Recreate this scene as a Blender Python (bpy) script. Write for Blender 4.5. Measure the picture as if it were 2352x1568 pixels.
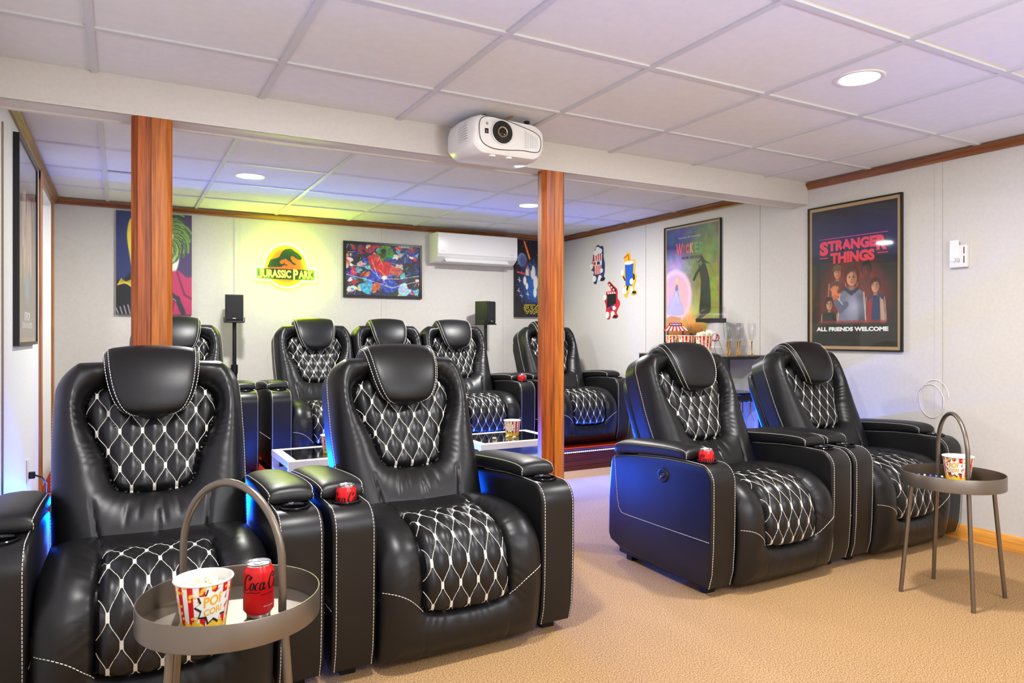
import bpy, bmesh, math, random
import numpy as np
from mathutils import Vector, Matrix

PI = math.pi
R = math.radians
random.seed(7)
rng = np.random.RandomState(11)
scene = bpy.context.scene
for o in list(bpy.data.objects):
    bpy.data.objects.remove(o)
COL = scene.collection

# ------------------------------------------------------------------ camera
CAM_H = 1.10
cam_d = bpy.data.cameras.new('camera')
cam_d.sensor_width = 36.0
cam_d.lens = 36.0 * 1621.5 / 2352.0
cam_d.shift_y = -14.0 / 2352.0
cam_d.clip_start = 0.05
cam = bpy.data.objects.new('camera', cam_d)
COL.objects.link(cam)
cam.location = (0, 0, CAM_H)
cam.rotation_euler = (PI / 2, 0, -0.506)
scene.camera = cam

# ------------------------------------------------------------------ world, exposure
world = bpy.data.worlds.new('world')
scene.world = world
world.use_nodes = True
world.node_tree.nodes['Background'].inputs[0].default_value = (0.9, 0.95, 1.0, 1)
world.node_tree.nodes['Background'].inputs[1].default_value = 0.3
scene.view_settings.view_transform = 'Standard'
scene.view_settings.look = 'None'
scene.view_settings.gamma = 1.0
scene.view_settings.use_curve_mapping = False
scene.view_settings.exposure = 0.03

LAMP_W = 30.0          # watts of each recessed ceiling lamp
LED_W = 165.0           # blue strip along the platform step
BOUNCE_W = 115.0  # power of the added fill uplighter
CEIL = 2.102
XL, XR, YB, YF = -0.42, 3.98, 6.12, -2.6
LAMPS = [(0.68, 1.76), (2.537, 1.764), (0.713, 4.72), (2.775, 4.736),
         (0.68, -0.75), (2.537, -0.75)]  # this pair is added behind the camera for extra light


def area_light(name, loc, rot, size, power, color, shape='DISK', size_y=None, parent=None, spread=180):
    l = bpy.data.lights.new(name, 'AREA')
    l.shape = shape
    l.size = size
    if size_y:
        l.size_y = size_y
    l.energy = power
    l.color = color
    l.spread = R(spread)
    o = bpy.data.objects.new(name, l)
    COL.objects.link(o)
    o.location = loc
    o.rotation_euler = rot
    if parent:
        o.parent = parent
    return o


# added fill light behind the camera, bounced off the ceiling to brighten the room
area_light('fill_uplight', (1.6, -1.3, 1.25), (R(180 - 14), 0, 0), 0.5, BOUNCE_W, (0.84, 0.93, 1.0), 'DISK')

# blue strip light under the lip of the platform step (faces the room)
area_light('led_glow', (1.78, 4.765, 0.155), (R(-92), 0, 0), 4.3, LED_W, (0.0, 0.10, 1.0), 'RECTANGLE', 0.010, spread=75)
area_light('led_glow_up', (1.78, 4.768, 0.158), (R(-200), 0, 0), 4.3, LED_W * 0.085, (0.0, 0.10, 1.0), 'RECTANGLE', 0.006, spread=80)
area_light('led_glow_low', (1.78, 4.762, 0.146), (R(-60), 0, 0), 4.3, LED_W * 0.04, (0.0, 0.10, 1.0), 'RECTANGLE', 0.006)


# ------------------------------------------------------------------ colour helpers
def lin(c):
    c = np.asarray(c, float) / 255.0
    return np.where(c <= 0.04045, c / 12.92, ((c + 0.055) / 1.055) ** 2.4)


def rgba(c):
    l = lin(c)
    return (float(l[0]), float(l[1]), float(l[2]), 1.0)


# ------------------------------------------------------------------ materials
def mat(name, col, rough=0.5, metal=0.0, spec=0.5, bump=None, noise=None, coat=0.0, emit=None, attr=None,
        trans=0.0, ior=1.45):
    """col is sRGB 0-255; bump=(scale, strength, distance); noise=(scale, amount)"""
    m = bpy.data.materials.new(name)
    m.use_nodes = True
    nt = m.node_tree
    b = nt.nodes['Principled BSDF']
    b.inputs['Base Color'].default_value = rgba(col)
    b.inputs['Roughness'].default_value = rough
    b.inputs['Metallic'].default_value = metal
    b.inputs['Specular IOR Level'].default_value = spec
    b.inputs['Coat Weight'].default_value = coat
    b.inputs['Transmission Weight'].default_value = trans
    b.inputs['IOR'].default_value = ior
    if emit:
        b.inputs['Emission Color'].default_value = (*emit[0], 1)
        b.inputs['Emission Strength'].default_value = emit[1]
    tc = nt.nodes.new('ShaderNodeTexCoord')
    if attr:
        a = nt.nodes.new('ShaderNodeAttribute')
        a.attribute_name = attr
        nt.links.new(a.outputs['Color'], b.inputs['Base Color'])
    if noise:
        n = nt.nodes.new('ShaderNodeTexNoise')
        n.inputs['Scale'].default_value = noise[0]
        n.inputs['Detail'].default_value = 6
        nt.links.new(tc.outputs['Object'], n.inputs['Vector'])
        r = nt.nodes.new('ShaderNodeValToRGB')
        c = np.array(col, float)
        r.color_ramp.elements[0].position = 0.3
        r.color_ramp.elements[1].position = 0.7
        r.color_ramp.elements[0].color = rgba(np.clip(c * (1 - noise[1]), 0, 255))
        r.color_ramp.elements[1].color = rgba(np.clip(c * (1 + noise[1]), 0, 255))
        nt.links.new(n.outputs['Fac'], r.inputs['Fac'])
        nt.links.new(r.outputs['Color'], b.inputs['Base Color'])
    if bump:
        n = nt.nodes.new('ShaderNodeTexNoise')
        n.inputs['Scale'].default_value = bump[0]
        n.inputs['Detail'].default_value = 5
        nt.links.new(tc.outputs['Object'], n.inputs['Vector'])
        bp = nt.nodes.new('ShaderNodeBump')
        bp.inputs['Strength'].default_value = bump[1]
        bp.inputs['Distance'].default_value = bump[2]
        nt.links.new(n.outputs['Fac'], bp.inputs['Height'])
        nt.links.new(bp.outputs['Normal'], b.inputs['Normal'])
    return m


def wood(name, c0, c1, axis='Z', scale=1.0, rough=0.35, coat=0.2):
    """streaky stained oak, grain running along one object axis"""
    m = bpy.data.materials.new(name)
    m.use_nodes = True
    nt = m.node_tree
    b = nt.nodes['Principled BSDF']
    b.inputs['Roughness'].default_value = rough
    b.inputs['Coat Weight'].default_value = coat
    b.inputs['Coat Roughness'].default_value = 0.2
    tc = nt.nodes.new('ShaderNodeTexCoord')
    mp = nt.nodes.new('ShaderNodeMapping')
    s = {'X': (0.9, 22, 22), 'Y': (22, 0.9, 22), 'Z': (22, 22, 0.9)}[axis]
    mp.inputs['Scale'].default_value = [k * scale for k in s]
    nt.links.new(tc.outputs['Object'], mp.inputs['Vector'])
    n = nt.nodes.new('ShaderNodeTexNoise')
    n.inputs['Scale'].default_value = 1.6
    n.inputs['Detail'].default_value = 9
    n.inputs['Roughness'].default_value = 0.62
    n.inputs['Distortion'].default_value = 0.9
    nt.links.new(mp.outputs['Vector'], n.inputs['Vector'])
    mp2 = nt.nodes.new('ShaderNodeMapping')
    s2 = {'X': (5, 160, 160), 'Y': (160, 5, 160), 'Z': (160, 160, 5)}[axis]
    mp2.inputs['Scale'].default_value = s2
    nt.links.new(tc.outputs['Object'], mp2.inputs['Vector'])
    n2 = nt.nodes.new('ShaderNodeTexNoise')
    n2.inputs['Scale'].default_value = 1.0
    n2.inputs['Detail'].default_value = 3
    nt.links.new(mp2.outputs['Vector'], n2.inputs['Vector'])
    mix = nt.nodes.new('ShaderNodeMix')
    mix.data_type = 'FLOAT'
    mix.inputs[0].default_value = 0.42
    nt.links.new(n.outputs['Fac'], mix.inputs[2])
    nt.links.new(n2.outputs['Fac'], mix.inputs[3])
    r = nt.nodes.new('ShaderNodeValToRGB')
    r.color_ramp.elements[0].position = 0.36
    r.color_ramp.elements[0].color = rgba(c0)
    r.color_ramp.elements[1].position = 0.62
    r.color_ramp.elements[1].color = rgba(c1)
    nt.links.new(mix.outputs[0], r.inputs['Fac'])
    nt.links.new(r.outputs['Color'], b.inputs['Base Color'])
    return m


M = {}
M['leather'] = mat('black_leather', (19, 19, 20), 0.37, spec=0.5, bump=(420, 0.10, 0.002))
M['leather_soft'] = mat('black_leather_soft', (18, 18, 19), 0.40, spec=0.5, bump=(420, 0.12, 0.002))
M['thread'] = mat('white_thread', (225, 222, 212), 0.7)
M['black_plastic'] = mat('black_plastic', (18, 18, 20), 0.4)
M['black_gloss'] = mat('black_gloss', (10, 10, 12), 0.08, coat=0.6)
M['ring'] = mat('dark_chrome', (70, 70, 74), 0.12, metal=1.0)
M['wall'] = mat('vinyl_wall', (210, 206, 200), 0.75, spec=0.25, bump=(260, 0.25, 0.002), noise=(55, 0.012))
M['beam'] = mat('beam_vinyl', (216, 211, 203), 0.42, bump=(300, 0.2, 0.002), noise=(60, 0.012))
M['tile'] = mat('ceiling_tile', (232, 233, 235), 0.9, spec=0.1, bump=(180, 0.35, 0.003), noise=(25, 0.008))
M['tbar'] = mat('ceiling_tbar', (212, 213, 216), 0.5)
M['seam'] = mat('panel_seam', (150, 146, 140), 0.8)
M['strip'] = mat('corner_strip', (150, 128, 112), 0.6)
M['crown'] = wood('crown_oak', (96, 54, 26), (160, 98, 50), 'X')
M['crown_y'] = wood('crown_oak_side', (96, 54, 26), (160, 98, 50), 'Y')
M['base_y'] = wood('baseboard_oak', (214, 130, 40), (250, 186, 88), 'Y')
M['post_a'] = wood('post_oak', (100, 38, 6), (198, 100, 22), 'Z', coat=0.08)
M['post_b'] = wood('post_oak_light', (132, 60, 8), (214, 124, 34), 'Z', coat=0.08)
M['casing'] = wood('casing_oak', (120, 66, 32), (188, 118, 58), 'Z')
M['white_paint'] = mat('white_paint', (232, 232, 230), 0.45)
M['wall_pale'] = mat('painted_wall', (218, 219, 222), 0.6, spec=0.3, noise=(40, 0.01))
M['white_plastic'] = mat('white_plastic', (232, 231, 228), 0.28)
M['grey_plastic'] = mat('grey_plastic', (150, 150, 150), 0.5)
M['alum'] = mat('aluminium', (205, 205, 205), 0.25, metal=1.0)
M['bronze'] = mat('brushed_bronze_metal', (128, 118, 106), 0.36, metal=0.85, bump=(500, 0.06, 0.001))
M['glass'] = mat('clear_glass', (255, 255, 255), 0.02, trans=1.0, ior=1.12)
M['acrylic'] = mat('clear_acrylic', (255, 255, 255), 0.03, trans=1.0, ior=1.2)
M['gold'] = mat('gold_glass', (190, 140, 60), 0.2, metal=0.6)
M['fabric_black'] = mat('speaker_cloth', (30, 30, 30), 0.8, bump=(900, 0.4, 0.002))
M['red'] = mat('gloss_red', (216, 20, 26), 0.25, metal=0.1)
M['ink'] = mat('black_ink', (14, 12, 12), 0.4)
M['white_ink'] = mat('white_ink', (240, 240, 235), 0.5)
M['print'] = mat('printed_picture', (200, 200, 200), 0.5, attr='paint')
M['printg'] = mat('printed_card', (200, 200, 200), 0.35, attr='paint')
M['matboard'] = mat('tan_mat', (178, 148, 108), 0.6)
M['frame'] = mat('black_frame', (22, 21, 20), 0.35)
M['popcorn'] = mat('popcorn', (250, 240, 205), 0.7, noise=(90, 0.05))
M['gold_ink'] = mat('yellow_ink', (250, 186, 40), 0.5)
M['red_carpet'] = mat('platform_carpet', (176, 52, 34), 0.95, spec=0.05, bump=(500, 0.6, 0.004), noise=(300, 0.12))
M['mahogany'] = wood('riser_mahogany', (74, 20, 20), (112, 38, 30), 'X')
M['led'] = mat('led_dot', (255, 255, 255), 0.4, emit=((0.25, 0.5, 1.0), 12.0))
M['neon'] = mat('neon_tube', (255, 255, 230), 0.4, emit=((0.68, 1.0, 0.008), 105.0))
M['lamp'] = mat('lamp_lens', (255, 255, 255), 0.4, emit=((1.0, 0.99, 0.97), 14.0))
M['blue_led'] = mat('blue_led_ring', (40, 80, 255), 0.3, emit=((0.02, 0.08, 1.0), 1.2))


def pane_mat():
    """thin picture glazing: mostly clear with a mirror glint"""
    m = bpy.data.materials.new('glazing')
    m.use_nodes = True
    nt = m.node_tree
    out = nt.nodes['Material Output']
    nt.nodes.remove(nt.nodes['Principled BSDF'])
    tr = nt.nodes.new('ShaderNodeBsdfTransparent')
    gl = nt.nodes.new('ShaderNodeBsdfGlossy')
    gl.inputs['Roughness'].default_value = 0.03
    fr = nt.nodes.new('ShaderNodeFresnel')
    fr.inputs['IOR'].default_value = 1.45
    mx = nt.nodes.new('ShaderNodeMixShader')
    ge = nt.nodes.new('ShaderNodeNewGeometry')
    iv = nt.nodes.new('ShaderNodeMath')
    iv.operation = 'SUBTRACT'
    iv.inputs[0].default_value = 1.0
    nt.links.new(ge.outputs['Backfacing'], iv.inputs[1])
    ml = nt.nodes.new('ShaderNodeMath')
    ml.operation = 'MULTIPLY'
    nt.links.new(fr.outputs[0], ml.inputs[0])
    nt.links.new(iv.outputs[0], ml.inputs[1])
    nt.links.new(ml.outputs[0], mx.inputs[0])
    nt.links.new(tr.outputs[0], mx.inputs[1])
    nt.links.new(gl.outputs[0], mx.inputs[2])
    nt.links.new(mx.outputs[0], out.inputs[0])
    return m


M['pane'] = pane_mat()


def thin_glass(name, tint=(1, 1, 1), ior=1.5, rough=0.02):
    m = pane_mat()
    m.name = name
    for n in m.node_tree.nodes:
        if n.type == 'BSDF_TRANSPARENT':
            n.inputs[0].default_value = (*tint, 1)
        if n.type == 'FRESNEL':
            n.inputs[0].default_value = ior
        if n.type == 'BSDF_GLOSSY':
            n.inputs['Roughness'].default_value = rough
    return m


M['flute'] = thin_glass('flute_glass', (0.96, 0.96, 0.965), 1.6, 0.08)
M['hood'] = thin_glass('clear_hood', (0.93, 0.93, 0.93), 1.5)
M['shelf_glass'] = thin_glass('smoked_shelf_glass', (0.25, 0.27, 0.27), 1.5)


def carpet_mat():
    m = bpy.data.materials.new('tan_carpet')
    m.use_nodes = True
    nt = m.node_tree
    b = nt.nodes['Principled BSDF']
    b.inputs['Roughness'].default_value = 1.0
    b.inputs['Specular IOR Level'].default_value = 0.05
    tc = nt.nodes.new('ShaderNodeTexCoord')
    n = nt.nodes.new('ShaderNodeTexNoise')
    n.inputs['Scale'].default_value = 230
    n.inputs['Detail'].default_value = 4
    n.inputs['Roughness'].default_value = 0.75
    nt.links.new(tc.outputs['Object'], n.inputs['Vector'])
    r = nt.nodes.new('ShaderNodeValToRGB')
    r.color_ramp.elements[0].position = 0.38
    r.color_ramp.elements[0].color = rgba((124, 88, 54))
    r.color_ramp.elements[1].position = 0.62
    r.color_ramp.elements[1].color = rgba((242, 206, 156))
    e = r.color_ramp.elements.new(0.5)
    e.color = rgba((200, 157, 106))
    nt.links.new(n.outputs['Fac'], r.inputs['Fac'])
    n3 = nt.nodes.new('ShaderNodeTexNoise')
    n3.inputs['Scale'].default_value = 1.3
    n3.inputs['Detail'].default_value = 3
    nt.links.new(tc.outputs['Object'], n3.inputs['Vector'])
    mx = nt.nodes.new('ShaderNodeMix')
    mx.data_type = 'RGBA'
    mx.blend_type = 'MULTIPLY'
    mx.inputs[0].default_value = 0.18
    nt.links.new(r.outputs['Color'], mx.inputs[6])
    nt.links.new(n3.outputs['Fac'], mx.inputs[7])
    nt.links.new(mx.outputs[2], b.inputs['Base Color'])
    bp = nt.nodes.new('ShaderNodeBump')
    bp.inputs['Strength'].default_value = 0.8
    bp.inputs['Distance'].default_value = 0.006
    nt.links.new(n.outputs['Fac'], bp.inputs['Height'])
    nt.links.new(bp.outputs['Normal'], b.inputs['Normal'])
    return m


M['carpet'] = carpet_mat()


# ------------------------------------------------------------------ mesh builder
class MB:
    def __init__(s):
        s.v, s.f, s.m, s.c, s.mats = [], [], [], [], []

    def mi(s, m):
        if m not in s.mats:
            s.mats.append(m)
        return s.mats.index(m)

    def add(s, verts, faces, m, cols=None):
        o = len(s.v)
        s.v += [tuple(map(float, p)) for p in verts]
        k = s.mi(m)
        s.f += [tuple(i + o for i in f) for f in faces]
        s.m += [k] * len(faces)
        if cols is not None:
            while len(s.c) < o:
                s.c.append((0.5, 0.5, 0.5))
            s.c += [tuple(c) for c in cols]
        return o

    def box(s, a, b, m, T=None, bev=0.0):
        x0, y0, z0 = a
        x1, y1, z1 = b
        if bev > 0:
            bm = bmesh.new()
            bmesh.ops.create_cube(bm, size=1)
            for v in bm.verts:
                v.co = Vector(((x0 + x1) / 2 + v.co.x * (x1 - x0), (y0 + y1) / 2 + v.co.y * (y1 - y0),
                               (z0 + z1) / 2 + v.co.z * (z1 - z0)))
            bmesh.ops.bevel(bm, geom=bm.edges[:], offset=bev, segments=3, profile=0.6, affect='EDGES')
            bm.verts.index_update()
            vs = [v.co.copy() for v in bm.verts]
            fs = [[v.index for v in f.verts] for f in bm.faces]
            bm.free()
        else:
            vs = [Vector(p) for p in ((x0, y0, z0), (x1, y0, z0), (x1, y1, z0), (x0, y1, z0),
                                      (x0, y0, z1), (x1, y0, z1), (x1, y1, z1), (x0, y1, z1))]
            fs = [(0, 3, 2, 1), (4, 5, 6, 7), (0, 1, 5, 4), (1, 2, 6, 5), (2, 3, 7, 6), (3, 0, 4, 7)]
        if T is not None:
            vs = [T @ v for v in vs]
        s.add(vs, fs, m)
        return s

    def tube(s, pts, r, m, n=10, closed=False, caps=True):
        pts = [Vector(p) for p in pts]
        N = len(pts)
        rr = r if isinstance(r, (list, tuple)) else [r] * N
        vs, fs = [], []
        prev = None
        for i, p in enumerate(pts):
            if closed:
                d = pts[(i + 1) % N] - pts[(i - 1) % N]
            else:
                d = pts[min(i + 1, N - 1)] - pts[max(i - 1, 0)]
            d.normalize()
            if prev is None:
                up = Vector((0, 0, 1)) if abs(d.z) < 0.95 else Vector((1, 0, 0))
                a = d.cross(up).normalized()
            else:
                a = (prev - d * prev.dot(d)).normalized()
            prev = a
            b = d.cross(a)
            for k in range(n):
                t = 2 * PI * k / n
                vs.append(p + (a * math.cos(t) + b * math.sin(t)) * rr[i])
        L = N if closed else N - 1
        for i in range(L):
            j = (i + 1) % N
            for k in range(n):
                k2 = (k + 1) % n
                fs.append((i * n + k, i * n + k2, j * n + k2, j * n + k))
        if caps and not closed:
            fs.append(tuple(range(n - 1, -1, -1)))
            fs.append(tuple((N - 1) * n + k for k in range(n)))
        s.add(vs, fs, m)
        return s

    def lathe(s, prof, m, n=32, T=None, colf=None, closed_prof=False, cap=True):
        vs, fs, cs = [], [], []
        P = len(prof)
        for i, (r, z) in enumerate(prof):
            for k in range(n):
                t = 2 * PI * k / n
                v = Vector((r * math.cos(t), r * math.sin(t), z))
                vs.append(T @ v if T is not None else v)
                if colf:
                    cs.append(colf(k / n, i, z))
        L = P if closed_prof else P - 1
        for i in range(L):
            j = (i + 1) % P
            for k in range(n):
                k2 = (k + 1) % n
                fs.append((i * n + k, i * n + k2, j * n + k2, j * n + k))
        if not closed_prof and cap:
            if prof[0][0] > 1e-6:
                fs.append(tuple(range(n - 1, -1, -1)))
            if prof[-1][0] > 1e-6:
                fs.append(tuple((P - 1) * n + k for k in range(n)))
        s.add(vs, fs, m, cs if colf else None)
        return s

    def prism(s, poly, axis, a, b, m, T=None):
        """extrude a 2D polygon between a and b along an axis ('X': poly is (y,z); 'Y': (x,z); 'Z': (x,y))"""
        def P(p, t):
            v = {'X': (t, p[0], p[1]), 'Y': (p[0], t, p[1]), 'Z': (p[0], p[1], t)}[axis]
            v = Vector(v)
            return T @ v if T is not None else v
        n = len(poly)
        vs = [P(p, a) for p in poly] + [P(p, b) for p in poly]
        fs = [tuple(range(n))[::-1], tuple(range(n, 2 * n))]
        for i in range(n):
            j = (i + 1) % n
            fs.append((i, j, n + j, n + i))
        s.add(vs, fs, m)
        return s

    def loft(s, secs, m, cap=True, closed=False):
        n = len(secs[0])
        vs = [p for sec in secs for p in sec]
        fs = []
        K = len(secs)
        for i in range(K if closed else K - 1):
            j = (i + 1) % K
            for k in range(n):
                k2 = (k + 1) % n
                fs.append((i * n + k, i * n + k2, j * n + k2, j * n + k))
        if cap and not closed:
            fs.append(tuple(range(n - 1, -1, -1)))
            fs.append(tuple((K - 1) * n + k for k in range(n)))
        s.add(vs, fs, m)
        return s

    def grid(s, P, m, cols=None, flip=False):
        """P: array (a,b,3)"""
        a, b = P.shape[:2]
        vs = P.reshape(-1, 3)
        fs = []
        for i in range(a - 1):
            for j in range(b - 1):
                q = (i * b + j, i * b + j + 1, (i + 1) * b + j + 1, (i + 1) * b + j)
                fs.append(q[::-1] if flip else q)
        s.add(vs, fs, m, None if cols is None else cols.reshape(-1, 3))
        return s

    def mesh(s, name, smooth=True, angle=40):
        me = bpy.data.meshes.new(name)
        me.from_pydata(s.v, [], s.f)
        for m in s.mats:
            me.materials.append(m)
        me.polygons.foreach_set('material_index', s.m)
        if s.c:
            while len(s.c) < len(s.v):
                s.c.append((0.5, 0.5, 0.5))
            at = me.color_attributes.new('paint', 'FLOAT_COLOR', 'POINT')
            arr = np.ones((len(s.v), 4), np.float32)
            arr[:, :3] = lin(np.clip(np.array(s.c), 0, 1) * 255)
            at.data.foreach_set('color', arr.ravel())
        me.update()
        bm = bmesh.new()
        bm.from_mesh(me)
        bmesh.ops.recalc_face_normals(bm, faces=bm.faces[:])
        bm.to_mesh(me)
        bm.free()
        if smooth:
            me.polygons.foreach_set('use_smooth', [True] * len(me.polygons))
            me.set_sharp_from_angle(angle=R(angle))
        me.update()
        return me

    def build(s, name, parent=None, smooth=True, angle=40, **kw):
        o = bpy.data.objects.new(name, s.mesh(name, smooth, angle))
        COL.objects.link(o)
        if parent:
            o.parent = parent
        for k, v in kw.items():
            if v is not None:
                o[k] = v
        return o


def tag(o, label=None, cat=None, group=None, kind=None):
    if label:
        o['label'] = label
    if cat:
        o['category'] = cat
    if group:
        o['group'] = group
    if kind:
        o['kind'] = kind
    return o


def empty(name, loc=(0, 0, 0), rz=0.0, label=None, cat=None, group=None):
    o = bpy.data.objects.new(name, None)
    COL.objects.link(o)
    o.location = loc
    o.rotation_euler = (0, 0, rz)
    o.empty_display_size = 0.1
    return tag(o, label, cat, group)


def children(o):
    return [c for c in bpy.data.objects if c.parent == o]


def copy_tree(o, parent=None):
    c = o.copy()
    COL.objects.link(c)
    c.parent = parent
    for ch in children(o):
        copy_tree(ch, c)
    return c


def rrect(cx, cy, hx, hy, r, n=6):
    """rounded rectangle loop in 2D"""
    r = min(r, hx, hy)
    out = []
    for (sx, sy, a0) in ((1, 1, 0), (-1, 1, 90), (-1, -1, 180), (1, -1, 270)):
        for k in range(n + 1):
            a = R(a0 + 90 * k / n)
            out.append((cx + sx * (hx - r) + r * math.cos(a), cy + sy * (hy - r) + r * math.sin(a)))
    return out


# text as a mesh, fitted to a box  (x0,x1,y0,y1) in a plane
_txt = {}


def text_geo(s, bold=0.0, shear=0.0):
    key = (s, bold, shear)
    if key in _txt:
        return _txt[key]
    cu = bpy.data.curves.new('t', 'FONT')
    cu.body = s
    cu.offset = bold
    cu.shear = shear
    cu.resolution_u = 3
    cu.fill_mode = 'BOTH'
    o = bpy.data.objects.new('t', cu)
    COL.objects.link(o)
    dg = bpy.context.evaluated_depsgraph_get()
    me = o.evaluated_get(dg).to_mesh()
    vs = np.array([tuple(v.co) for v in me.vertices])
    fs = [tuple(p.vertices) for p in me.polygons]
    o.evaluated_get(dg).to_mesh_clear()
    bpy.data.objects.remove(o)
    bpy.data.curves.remove(cu)
    mn, mx = vs.min(0), vs.max(0)
    vs = (vs[:, :2] - mn[:2]) / (mx[:2] - mn[:2])
    _txt[key] = (vs, fs, (mx[0] - mn[0]) / (mx[1] - mn[1]))
    return _txt[key]


def add_text(mb, s, x0, x1, z0, z1, y, m, bold=0.0, shear=0.0, warp=None, thick=0.0006):
    """text in the local x-z plane, facing -y; a thin raised layer"""
    vs, fs, asp = text_geo(s, bold, shear)
    P = []
    for (a, b) in vs:
        x, z = x0 + a * (x1 - x0), z0 + b * (z1 - z0)
        if warp:
            P.append(warp(x, z))
        else:
            P.append((x, y, z))
    n = len(P)
    mb.add(P, fs, m)


# ------------------------------------------------------------------ painter for printed pictures
class Canvas:
    def __init__(s, w, h, col=(0, 0, 0)):
        s.w, s.h = w, h
        s.a = np.zeros((h, w, 3)) + np.array(col) / 255.0
        s.U, s.V = np.meshgrid(np.linspace(0, 1, w), np.linspace(0, 1, h))
        s.asp = h / w

    def mix(s, mask, col, k=1.0):
        m = np.clip(mask * k, 0, 1)[..., None]
        s.a = s.a * (1 - m) + np.array(col) / 255.0 * m

    def grad(s, stops):
        vs = [p for p, _ in stops]
        for c in range(3):
            s.a[..., c] = np.interp(s.V, vs, [q[c] / 255.0 for _, q in stops])

    def ell(s, cx, cy, rx, ry, col, soft=0.1, k=1.0, rot=0.0):
        x, y = s.U - cx, (s.V - cy)
        if rot:
            c, d = math.cos(R(rot)), math.sin(R(rot))
            y = y * s.asp
            x, y = x * c + y * d, (-x * d + y * c) / s.asp
        d = np.sqrt((x / rx) ** 2 + (y / ry) ** 2)
        s.mix((1 - d) / max(soft, 1e-3) + 0.5, col, k)

    def poly(s, pts, col, soft=0.01, k=1.0):
        d = sdf(s.U.ravel(), s.V.ravel(), pts).reshape(s.U.shape)
        s.mix(0.5 - d / max(soft, 1e-4), col, k)

    def line(s, pts, w, col, soft=0.004, k=1.0):
        for (x0, y0), (x1, y1) in zip(pts[:-1], pts[1:]):
            dx, dy = x1 - x0, (y1 - y0) * s.asp
            t = ((s.U - x0) * dx + (s.V - y0) * s.asp * dy) / (dx * dx + dy * dy + 1e-12)
            t = np.clip(t, 0, 1)
            d = np.hypot(s.U - x0 - t * dx, (s.V - y0) * s.asp - t * dy)
            s.mix(0.5 + (w - d) / soft, col, k)

    def noise(s, amt, cell=6, col=True):
        gh, gw = s.h // cell + 2, s.w // cell + 2
        n = rng.rand(gh, gw, 3 if col else 1) - 0.5
        yi = np.linspace(0, gh - 1.001, s.h)
        xi = np.linspace(0, gw - 1.001, s.w)
        y0, x0 = yi.astype(int), xi.astype(int)
        fy, fx = (yi - y0)[:, None, None], (xi - x0)[None, :, None]
        a = n[y0][:, x0] * (1 - fx) + n[y0][:, x0 + 1] * fx
        b = n[y0 + 1][:, x0] * (1 - fx) + n[y0 + 1][:, x0 + 1] * fx
        s.a = np.clip(s.a + amt * (a * (1 - fy) + b * fy), 0, 1)

    def build(s, W, Hh, y=0.0, x0=None, z1=None):
        """picture grid in local x-z facing -y, centred on x, top at z1"""
        mb = MB()
        x0 = -W / 2 if x0 is None else x0
        z1 = Hh / 2 if z1 is None else z1
        P = np.stack([x0 + s.U * W, np.full_like(s.U, y), z1 - s.V * Hh], -1)
        mb.grid(P, M['print'], s.a)
        return mb


def sdf(x, y, pts):
    """signed distance (negative inside) to a polygon, numpy"""
    pts = np.array(pts, float)
    n = len(pts)
    d = np.full(x.shape, 1e9)
    inside = np.zeros(x.shape, bool)
    for i in range(n):
        a, b = pts[i], pts[(i + 1) % n]
        e = b - a
        L = e @ e + 1e-18
        t = np.clip(((x - a[0]) * e[0] + (y - a[1]) * e[1]) / L, 0, 1)
        d = np.minimum(d, np.hypot(x - a[0] - t * e[0], y - a[1] - t * e[1]))
        cond = ((a[1] > y) != (b[1] > y))
        with np.errstate(divide='ignore', invalid='ignore'):
            xc = a[0] + (y - a[1]) * e[0] / (e[1] if abs(e[1]) > 1e-12 else 1e-12)
        inside ^= cond & (x < xc)
    return np.where(inside, -d, d)


def smooth_poly(pts, n=6):
    """closed Catmull-Rom through points"""
    out = []
    N = len(pts)
    for i in range(N):
        p0, p1, p2, p3 = [np.array(pts[(i + k - 1) % N], float) for k in range(4)]
        for k in range(n):
            t = k / n
            out.append(tuple(0.5 * ((2 * p1) + (-p0 + p2) * t + (2 * p0 - 5 * p1 + 4 * p2 - p3) * t * t
                                    + (-p0 + 3 * p1 - 3 * p2 + p3) * t ** 3)))
    return out


# ================================================================== RECLINER
class Path:
    """a 2D path (y,z) with normals, parameterised by arc length"""
    def __init__(s, pts, n=8):
        P = []
        N = len(pts)
        for i in range(N - 1):
            p0 = np.array(pts[max(i - 1, 0)], float)
            p1, p2 = np.array(pts[i], float), np.array(pts[i + 1], float)
            p3 = np.array(pts[min(i + 2, N - 1)], float)
            for k in range(n):
                t = k / n
                P.append(0.5 * ((2 * p1) + (-p0 + p2) * t + (2 * p0 - 5 * p1 + 4 * p2 - p3) * t * t
                                + (-p0 + 3 * p1 - 3 * p2 + p3) * t ** 3))
        P.append(np.array(pts[-1], float))
        s.P = np.array(P)
        d = np.hypot(*(s.P[1:] - s.P[:-1]).T)
        s.s = np.concatenate([[0], np.cumsum(d)])
        s.L = s.s[-1]

    def at(s, t):
        return np.stack([np.interp(t, s.s, s.P[:, 0]), np.interp(t, s.s, s.P[:, 1])], -1)

    def nrm(s, t):
        e = 0.01
        d = s.at(np.clip(t + e, 0, s.L)) - s.at(np.clip(t - e, 0, s.L))
        d /= np.linalg.norm(d, axis=-1, keepdims=True)
        return d


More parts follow.
